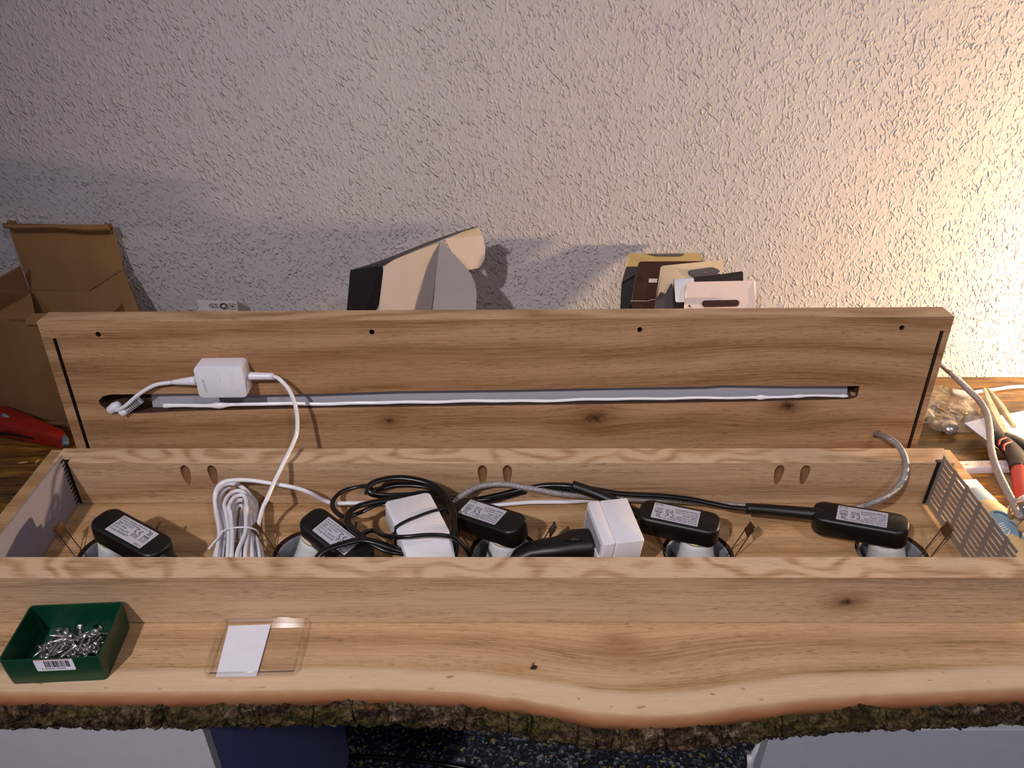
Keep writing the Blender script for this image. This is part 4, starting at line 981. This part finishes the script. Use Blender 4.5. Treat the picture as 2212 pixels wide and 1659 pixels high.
# stack of cards and cartons, right of centre
def card(name, pts, mat, label, cat='card', th=.0008, back=None):
    b = B(); sheet(b, pts, th); tt = thing(name, label, cat, Vector((sum(p.x for p in pts) / len(pts), sum(p.y for p in pts) / len(pts), TZ)), 'cards and cartons behind the lid')
    obj('card_sheet', b, mat, tt); return tt
LO = 830
tt = card('khaki_carton', [Y(1359, 548, 1.045), Y(1515, 546, 1.045), Y(1511, 600, 1.03), Y(1500, LO, .99), Y(1335, LO, .99), Y(1345, 606, 1.03)], M['board_khaki'], 'khaki brown folded carton at the back of the card stack', 'carton')
b = B(); sheet(b, [Y(1400, 549, 1.043), Y(1478, 548, 1.043), Y(1475, 552, 1.042), Y(1466, 554, 1.042), Y(1418, 554, 1.042), Y(1405, 551, 1.042)], .0006); obj('thumb_cutout', b, M['dark_gray'], tt)
b = B(); sheet(b, [Y(1353, 576, 1.030), Y(1381, 576, 1.026), Y(1374, 592, 1.026), Y(1343, 610, 1.030)], .0006); obj('side_fold', b, M['dark_gray'], tt, label='dark grey folded side')
b = B(); sheet(b, [Y(1343, 610, 1.028), Y(1374, 592, 1.024), Y(1364, 650, 1.02), Y(1360, LO, .985), Y(1330, LO, .985)], .0006); obj('dark_side', b, M['board_black'], tt, label='black side')
tt = card('dark_carton', [Y(1379, 569, 1.012), Y(1384, 565, 1.012), Y(1520, 564, 1.012), Y(1510, LO, .97), Y(1352, LO, .97), Y(1365, 650, 1.0)], M['board_brown'], 'dark brown carton with a clear slotted window in the card stack', 'carton')
b = B(); box(b, -.0075, .0045, -.0028, .0028, 0, .0004, axes(Y(1413, 606, 1.002), (1, 0, 0), (0, -1, .25)), bev=0); obj('hang_slot', b, M['label'], tt)
b = B(); tube(b, [Y(1362, 650, .998), Y(1400, 650, .998), Y(1408, 647, .998), Y(1420, 647, .998)], .0004, 5, 1); obj('fold_line', b, M['label'], tt)
tt = card('cream_card', [Y(1427, 577, .985), Y(1432, 574, .985), Y(1563, 561, .985), Y(1560, 600, .975), Y(1545, LO, .93), Y(1390, LO, .93), Y(1416, 650, .962)], M['board_cream'], 'cream backing card with a dark printed handle shape in the stack')
b = B(); sheet(b, [Y(1487, 592, .978), Y(1486, 586, .979), Y(1494, 583, .980), Y(1539, 577, .981), Y(1553, 582, .98), Y(1563, 589, .978), Y(1566, 594, .977), Y(1540, 596, .976), Y(1520, 598, .976), Y(1497, 599, .976), Y(1490, 596, .977)], .0008); ho_ = obj('dark_handle', b, M['dark_gray'], tt)
b = B()
for k in range(3):
    for q in range(2): sheet(b, [Y(1519 + k * 3, 587 + q * 2, .9745), Y(1521 + k * 3, 587 + q * 2, .9745), Y(1522 + k * 3, 588.4 + q * 2, .9745), Y(1520 + k * 3, 588.4 + q * 2, .9745)], .0002)
obj('printed_mark', b, M['ink_gray'], ho_)
tt = card('dark_notched_card', [Y(1415, 652, .955), Y(1427, 630, .958), Y(1437, 635, .958), Y(1450, 612, .962), Y(1453, 615, .962), Y(1458, 662, .955), Y(1452, LO, .925), Y(1400, LO, .925)], M['dark_gray'], 'dark grey card with a notched upper edge beside the cream card')
tt = card('blue_black_card', [Y(1455, 604, .962), Y(1480, 601, .962), Y(1560, 592, .965), Y(1602, 586, .965), Y(1605, 588, .965), Y(1605, 612, .960), Y(1590, LO, .92), Y(1455, LO, .92)], M['board_black'], 'black card with a white sticker standing in the stack')
b = B(); sheet(b, [Y(1456, 606, .958), Y(1458, 603, .958), Y(1497, 600, .958), Y(1499, 602, .958), Y(1499, 650, .950), Y(1496, 652, .950), Y(1462, 653, .950), Y(1459, 650, .950)], .0006); obj('sticker', b, M['paper'], tt, label='white rounded sticker')
tt = card('pale_card', [Y(1479, 620, .945), Y(1484, 612, .945), Y(1490, 609, .945), Y(1628, 606, .945), Y(1632, 609, .945), Y(1633, 660, .932), Y(1630, LO, .90), Y(1474, LO, .90), Y(1478, 662, .932)], M['board_pink'], 'pale pinkish card with a long hang slot at the front of the stack')
sl = axes(Y(1556, 655, .9325), Y(1633, 652, .9325) - Y(1479, 655, .9325), (0, -.95, .3))
b = B(); rprism(b, .0490, .0085, .0006, .0040, 0, sl @ Matrix.Translation((0, 0, .0012)), 6, both=False); obj('hang_slot', b, M['board_brown'], tt, label='dark hang slot')
b = B(); sheet(b, [Y(1487, 663, .929), Y(1488, 657, .930), Y(1493, 663, .929)], .0003); obj('printed_tip', b, M['ink'], tt)
t = tag(poly_sheet('paper_corner', [Y(1672, 672, .93), Y(1682, 653, .932), Y(1696, 672, .93), Vector((.362, .9, TZ + .001)), Vector((.345, .9, TZ + .001))], .0006, M['label']), 'grey paper corner peeking over the lid right of the card stack', 'paper')
t.location = t.location

# ------------------------------------------------------------------ red tool on the left
kn = thing('stripping_tool', 'red plastic tool with handwritten marks on the desk at the left', 'tool', (-0.66, 0.89, TZ))
def rail(pts, prof, mat, name, parent, smooth=True, label=None):
    """loft a rounded-rect section along points: pts=(pos, halfwidth, height)"""
    b = B(); rings = []
    for i, (p, w_, h_) in enumerate(pts):
        d_ = (pts[min(i + 1, len(pts) - 1)][0] - pts[max(i - 1, 0)][0]); d_.z = 0; d_.normalize(); s_ = Vector((d_.y, -d_.x, 0))
        rings.append([p + s_ * x * w_ + Vector((0, 0, 1)) * z * h_ for x, z in prof])
    loft(b, rings); return auto_smooth(obj(name, b, mat, parent, label=label), 40)
PR = [(-1, 0.12), (-.85, 0), (.85, 0), (1, .12), (1, .80), (.90, .97), (.75, 1), (-.75, 1), (-.90, .97), (-1, .80)]
ax = []
for u, v, w_, h_ in ((-60, 934, .021, .027), (-20, 942, .020, .027), (20, 950, .0175, .026), (60, 958, .0140, .0245), (100, 965, .0110, .0225), (125, 968, .0090, .021), (136, 966, .0060, .018)):
    p = Z(u, v, TZ + .0006); ax.append((p + Vector((.25, .97, 0)) * w_, w_, h_))
rail(ax, PR, M['red_tool'], 'handle', kn)
b = B(); c1 = Z(142, 950, TZ + .010); tube(b, [Z(122, 938, TZ + .012), Z(133, 941, TZ + .012), Z(141, 950, TZ + .011), Z(142, 960, TZ + .009)], .0045, 8, 4); obj('end_cap', b, M['blue_gray'], kn, smooth=True, label='dark blue-grey end cap')
b = B(); tube(b, [Z(-20, 895, TZ + .016), Z(0, 888, TZ + .018), Z(12, 886, TZ + .018), Z(18, 893, TZ + .016), Z(20, 902, TZ + .012)], .0065, 10, 4); obj('thumb_lever', b, M['red_tool'], kn, smooth=True)
b = B(); tube(b, [Z(8, 898, TZ + .026), Z(16, 901, TZ + .026), Z(26, 902, TZ + .023)], .0042, 8, 4, r2=.0008); obj('blade_guard', b, M['blue_gray'], kn, smooth=True, label='blue-grey blade guard')
# near side face: long black slot and the handwriting
sA, sB = Z(0, 952, TZ + .0125), Z(106, 972, TZ + .0115)
fa = axes(Y(0, 935, Z(0, 950, TZ + .012).y - .001), sB - sA, (0, -1, 0))
side = sB - sA; side.z = 0; side.normalize(); outn = Vector((side.y, -side.x, 0))
h0 = ax[2][0] + outn * ax[2][1]; h1 = ax[5][0] + outn * ax[5][1]
dd_ = (h1 - h0); L0 = dd_.length; HF = axes(h0 + Vector((0, 0, 0)), dd_, outn)
b = B(); sheet(b, [HF @ Vector(p) for p in ((-.03, .0135, .0012), (-.008, .0130, .0012), (0, .0135, .0012), (.044, .0132, .0012), (.049, .0110, .0012), (.044, .0098, .0012), (0, .0098, .0012), (-.004, .0075, .0012), (-.03, .0075, .0012))], .0008); obj('blade_slot', b, M['black'], kn, label='long black slot')
b = text_bm([('Size  Point', .000, .0142, .0062, 1.0), ('Size  Point', .003, .0034, .0062, 1.0)], HF @ Matrix.Translation((0, .0, .0012))); obj('handwriting', b, M['ink'], kn)

p = Z(1152, 1441, .0012); b = B(); sheet(b, [p + Vector(q) for q in ((-.003, -.002, 0), (.002, -.003, .001), (.0035, 0, .001), (.0005, .0015, 0), (0, .005, .002), (-.001, .001, 0))], .0012)
tag(obj('bark_crumb', b, M['bark'], loc=p), 'small dark crumb lying alone on the live-edge board', 'crumb')
# wood chips on the desk
for (u, v, a, s_) in ((50, 999, .2, .006), (81, 996, 1.2, .004)):
    p = Z(u, v, TZ + .0012); mm = frame(p, 0, 0, math.degrees(a)); b = B(); sheet(b, [mm @ Vector(q) for q in ((-s_, -.001, 0), (s_ * .4, -.0008, 0), (s_, .0004, 0), (s_ * .3, .0010, 0), (-s_ * .8, .0012, 0))], .0006)
    tag(obj('wood_chip', b, M['oak_top'], loc=p), 'pale wood shaving on the dark desk left of the trough, ' + ('the longer one' if u == 50 else 'the shorter one'), 'wood chip')

# ------------------------------------------------------------------ right-hand desk clutter
# paper sheet with drawing
pz = TZ + .024
sh = thing('leaflet', 'folded printed leaflet under the pliers on the right of the desk', 'paper', (.75, .9, TZ))
b = B(); sheet(b, [Z(2083, 914, pz), Z(2122, 904, pz), Z(2190, 892, pz + .002), Z(2330, 862, pz + .004), Z(2420, 1000, pz), Z(2330, 1100, pz - .002), Z(2186, 993, pz - .012)], .0006); so = obj('sheet', b, M['paper'], sh)
b = B(); sheet(b, [Z(2083, 914, pz - .002), Z(2186, 993, pz - .014), Z(2250, 1030, TZ + .001), Z(2130, 960, TZ + .001)], .0006); obj('folded_edge', b, M['board_cream'], sh)
b = B()
for (u, v, s_) in ((2150, 928, 1), (2146, 951, .6), (2200, 915, 1.4), (2160, 905, .5)):
    p = Z(u, v, pz + .0012 - max(0, (v - 915)) * .00010); tube(b, [p + Vector((.005 * s_ * math.cos(a), .003 * s_ * math.sin(a), 0)) for a in (0, .6, 1.2, 1.9, 2.6)], .0003, 5, 3)
obj('line_drawing', b, M['ink_gray'], so)
# strap cable grey on the right
b = B(); tube(b, [L(1990, 735, -.05), Z(2034, 786, .10), Z(2058, 808, .085), Z(2090, 840, .07), Z(2115, 865, .062), Z(2132, 895, .058), Z(2138, 930, .056), Z(2141, 970, .056), Z(2152, 1010, .054), Z(2170, 1050, .050), Z(2188, 1085, .046), Z(2205, 1120, .042)], .0040, 14, 10)
tag(obj('braided_cable', b, M['braid'], smooth=True, loc=Z(2140, 950, TZ)), 'grey braided cable arching over the desk clutter to the chrome lamp holder', 'cable')
lh = thing('lamp_holder', 'chrome lamp holder at the right edge of the trough', 'lamp holder', (.63, .70, TZ))
LHm = axes(Z(2212, 1098, .04), (1, .2, 0), (-.45, .75, .25))
b = B(); lathe(b, [(.0001, .012), (.006, .012), (.012, .010), (.0195, .002), (.021, -.002), (.0195, -.003), (.019, -.030), (.0001, -.030)], LHm, 32); obj('chrome_cup', b, M['chrome'], lh, smooth=True)
b = B(); lathe(b, [(.0195, -.010), (.0210, -.011), (.0210, -.017), (.0195, -.018)], LHm, 32, caps=False); obj('knurled_ring', b, M['beige'], lh, smooth=True, label='beige knurled ring')
# plastic strip with red print
rs = thing('profile_strip', 'white plastic strip with red markings sticking out behind the right plate', 'plastic strip', Z(2110, 1015, TZ))
S0, S1 = Z(2048, 1004, -.014), Z(2181, 1001, -.014)
SF = axes((S0 + S1) / 2, S1 - S0, (0, 0, 1)); ls_ = (S1 - S0).length
b = B(); rprism(b, ls_ + .06, .0145, .0100, .0020, .0010, SF @ Matrix.Translation((-.030, 0, 0)), 3); so = auto_smooth(obj('strip', b, M['ruler'], rs), 35)
b = B(); box(b, -.075, .018, -.0052, .0052, .0000, .0003, SF); obj('paper_label', b, M['board_pink'], so, label='pinkish label')
b = B(); random.seed(8)
for k in range(14):
    x_ = -.036 + k * .0056; box(b, x_, x_ + random.uniform(.001, .005), -.0002 + random.uniform(-.001, .001), .0002, .0003, .0005, SF)
text_bm([('x--x  xs', -.03, -.002, .005), ('xuxm xx', .012, -.001, .005)], SF @ Matrix.Translation((0, 0, .0004)), b)
obj('red_marks', b, M['ink_red'], so)
for k, dx in ((0, -0.034),): pass
b = B()
# glue bottle lying down behind the right plate
gl = thing('filler_bottle', 'beige plastic bottle with blue cap and blue label beyond the right plate', 'bottle', (.60, .64, TZ))
g0, g1 = Z(2125, 1092, .0), Z(2275, 1262, .0); gd_ = (g1 - g0); gd_.z = 0; gL = gd_.length; gd_.normalize()
g0.z = g1.z = -.008
def gm(p): return axes(p, Vector((gd_.y, -gd_.x, 0)), gd_)
# z axis along the bottle
def oval(b, prof):
    mm = gm(g0); loft(b, [[mm @ Vector((w_ * math.cos(2 * PI * k / 28), h_ * math.sin(2 * PI * k / 28), z)) for k in range(28)] for z, w_, h_ in prof])
b = B(); oval(b, [(-.008, .014, .014), (.0, .0225, .018), (.012, .025, .020), (.03, .025, .020), (.05, .026, .021), (.12, .027, .022), (.128, .022, .018)]); go = obj('bottle_body', b, M['beige'], gl, smooth=True)
b = B(); oval(b, [(-.024, .018, .016), (-.020, .021, .0185), (-.004, .0225, .0190), (.001, .0215, .018)]); obj('bottle_cap', b, M['sky_gray'], gl, smooth=True, label='pale blue cap')
b = B(); box(b, -.016, .012, -.012, .012, -.044, -.024, gm(g0), bev=.002); obj('nozzle_block', b, M['paper'], gl, label='white front block')
lm = axes(g0 + gd_ * .048 + Vector((-.010, -.003, .0200)), gd_, Vector((-.42, -.22, .9)))
b = B(); loft(b, [[lm @ Vector((.0235 * math.cos(2 * PI * k / 30), .0135 * math.sin(2 * PI * k / 30), z)) for k in range(30)] for z in (-.002, .0012)]); la = obj('oval_label', b, M['label_blue'], gl, label='oval blue label')
b = B(); tube(b, [lm @ Vector((.0205 * math.cos(PI * k / 14), .0112 * math.sin(PI * k / 14), .0013)) for k in range(15)], .0011, 6, 1, flat=.3); obj('label_arc', b, M['deep_blue'], la)
b = text_bm([('Klili', 0, 0, .0130)], lm @ Matrix.Translation((.013, -.004, .0014)) @ Matrix.Rotation(PI, 4, 'Z') @ Matrix.Translation((0, -.006, 0))); obj('label_lettering', b, M['white'], la)
# pliers: steel jaws and red/black handles
pi_ = thing('pliers', 'long-nose pliers with red and black handles lying on the leaflet', 'pliers', (.72, .85, TZ))
zz = pz + .008
for (pp, nm) in ((((2127, 840, .0022), (2133, 862, .0042), (2146, 895, .0060), (2163, 930, .0066), (2180, 952, .006)), 'jaw'), (((2135, 840, .0020), (2158, 872, .0042), (2175, 898, .0042), (2182, 910, .0034), (2190, 922, .003)), 'jaw')):
    b = B(); rings = []
    P_ = [Z(u, v, zz) for u, v, _ in pp]
    for k, (p, (_, _, w_)) in enumerate(zip(P_, pp)):
        d_ = P_[min(k + 1, len(P_) - 1)] - P_[max(k - 1, 0)]; s_ = Vector((d_.y, -d_.x, 0)).normalized()
        rings.append([p + s_ * x * w_ + Vector((0, 0, z * w_ * .9)) for x, z in ((-1, -.6), (-.6, -1), (.6, -1), (1, -.6), (1, .6), (.6, 1), (-.6, 1), (-1, .6))])
    loft(b, rings); auto_smooth(obj(nm, b, M['plier_steel'], pi_), 40)
b = B(); tube(b, [Z(2150, 940, zz + .004), Z(2166, 953, zz + .004), Z(2185, 972, zz + .004), Z(2200, 995, zz + .006), Z(2206, 1015, zz + .006)], .0135, 16, 6, flat=.62); hg = obj('guard', b, M['black'], pi_, smooth=True, label='black handle guard')
b = B(); tube(b, [Z(2168, 945, zz + .006), Z(2195, 955, zz + .006), Z(2240, 985, zz + .006), Z(2300, 1040, zz + .006)], .0110, 16, 6, flat=.62); obj('handle', b, M['black'], pi_, smooth=True)
for (a_, c_, d_) in (((2157, 962), (2161, 950), (2174, 945)), ((2168, 973), (2170, 960), (2186, 953))):
    b = B(); tube(b, [Z(*a_, zz + .0135), Z(*c_, zz + .0150), Z(*d_, zz + .0150)], .0014, 8, 5, flat=.5); obj('grip_arc', b, M['red'], hg, smooth=True, label='red inlaid arc')
b = B(); tube(b, [Z(2206, 1000, zz + .006), Z(2208, 1030, zz + .006), Z(2214, 1070, zz + .006), Z(2232, 1120, zz + .006), Z(2260, 1180, zz + .006)], .0120, 18, 6, flat=.7); obj('handle', b, M['red'], pi_, smooth=True, label='red handle')
# zip bag of hardware
bg_ = thing('zip_bag', 'clear plastic bag full of metal screws lying right of the lid', 'bag', (.66, .98, TZ))
c0 = Z(2045, 885, TZ + .012); b = B(); bmesh.ops.create_uvsphere(b, u_segments=40, v_segments=24, radius=1.0)
for v_ in b.verts:
    q = v_.co.copy(); q.x = math.copysign(abs(q.x) ** .75, q.x); q.y = math.copysign(abs(q.y) ** .8, q.y)
    n_ = noise.noise(q * 1.6) * .10 + noise.noise(q * 3.2) * .03
    v_.co = Vector((c0.x + q.x * .062 * (1 + n_) - .006, c0.y + q.y * .055 * (1 + n_), TZ + .001 + max(0, (q.z + .75)) * .017 * (1 + n_ * 2.5)))
obj('bag_film', b, M['bag'], bg_, smooth=True)
b = B(); rim = [Z(1986, 914, TZ + .012), Z(2010, 911, TZ + .012), Z(2036, 909, TZ + .014), Z(2049, 904, TZ + .018), Z(2062, 912, TZ + .014), Z(2085, 920, TZ + .010), Z(2112, 928, TZ + .006)]
tube(b, rim, .0010, 8, 6, flat=.6); obj('zip_rim', b, M['film'], bg_, smooth=True)
random.seed(14); hard = []
for k in range(14):
    p = c0 + Vector((random.uniform(-.036, .042), random.uniform(-.034, .030), 0)); p.z = TZ + .006 + random.uniform(0, .006)
    b = B(); lathe(b, [(0.0001, .001), (.0045, .001), (.0048, 0), (.0022, -.003), (.0020, -.016), (.0002, -.020)], Matrix.Translation(p) @ Matrix.Rotation(random.uniform(0, 6.3), 4, 'Z') @ Matrix.Rotation(PI / 2 + random.uniform(-.3, .3), 4, 'X'), 12)
    tag(obj('bagged_screw', b, M['brass'] if k % 3 == 0 else M['steel'], smooth=True, loc=p), ('brass-coloured' if k % 3 == 0 else 'silver') + ' screw inside the clear plastic bag', 'screw', ('brass' if k % 3 == 0 else 'silver') + ' screws in the plastic bag')
p = Z(2055, 922, TZ + .012); b = B(); lathe(b, [(.0001, .004), (.009, .003), (.0125, -.002), (.012, -.006), (.0001, -.007)], axes(p, (1, 0, 0), (-.1, -.5, .85)), 20); tag(obj('round_cap', b, M['steel'], smooth=True, loc=p), 'round metal cap at the open end of the plastic bag', 'cap')
# white usb-like connector and cable
wc2 = thing('white_lead', 'white cable with flat connector on the desk near the wall', 'cable', Z(2110, 850, TZ))
b = B(); cA, cB = Z(2066, 845, TZ + .006), Z(2096, 850, TZ + .006); mm = axes((cA + cB) / 2, cB - cA, (0, 0, 1)); rprism(b, .030, .014, .0055, .002, .0008, mm, 4); auto_smooth(obj('flat_connector', b, M['white'], wc2), 35)
b = B(); tube(b, [Z(2094, 850, TZ + .004), Z(2112, 846, TZ + .004), Z(2150, 841, TZ + .004), Z(2185, 836, TZ + .004), Z(2240, 834, TZ + .004), Z(2300, 835, TZ + .004)], .0026, 10); obj('lead', b, M['white_cable'], wc2, smooth=True)
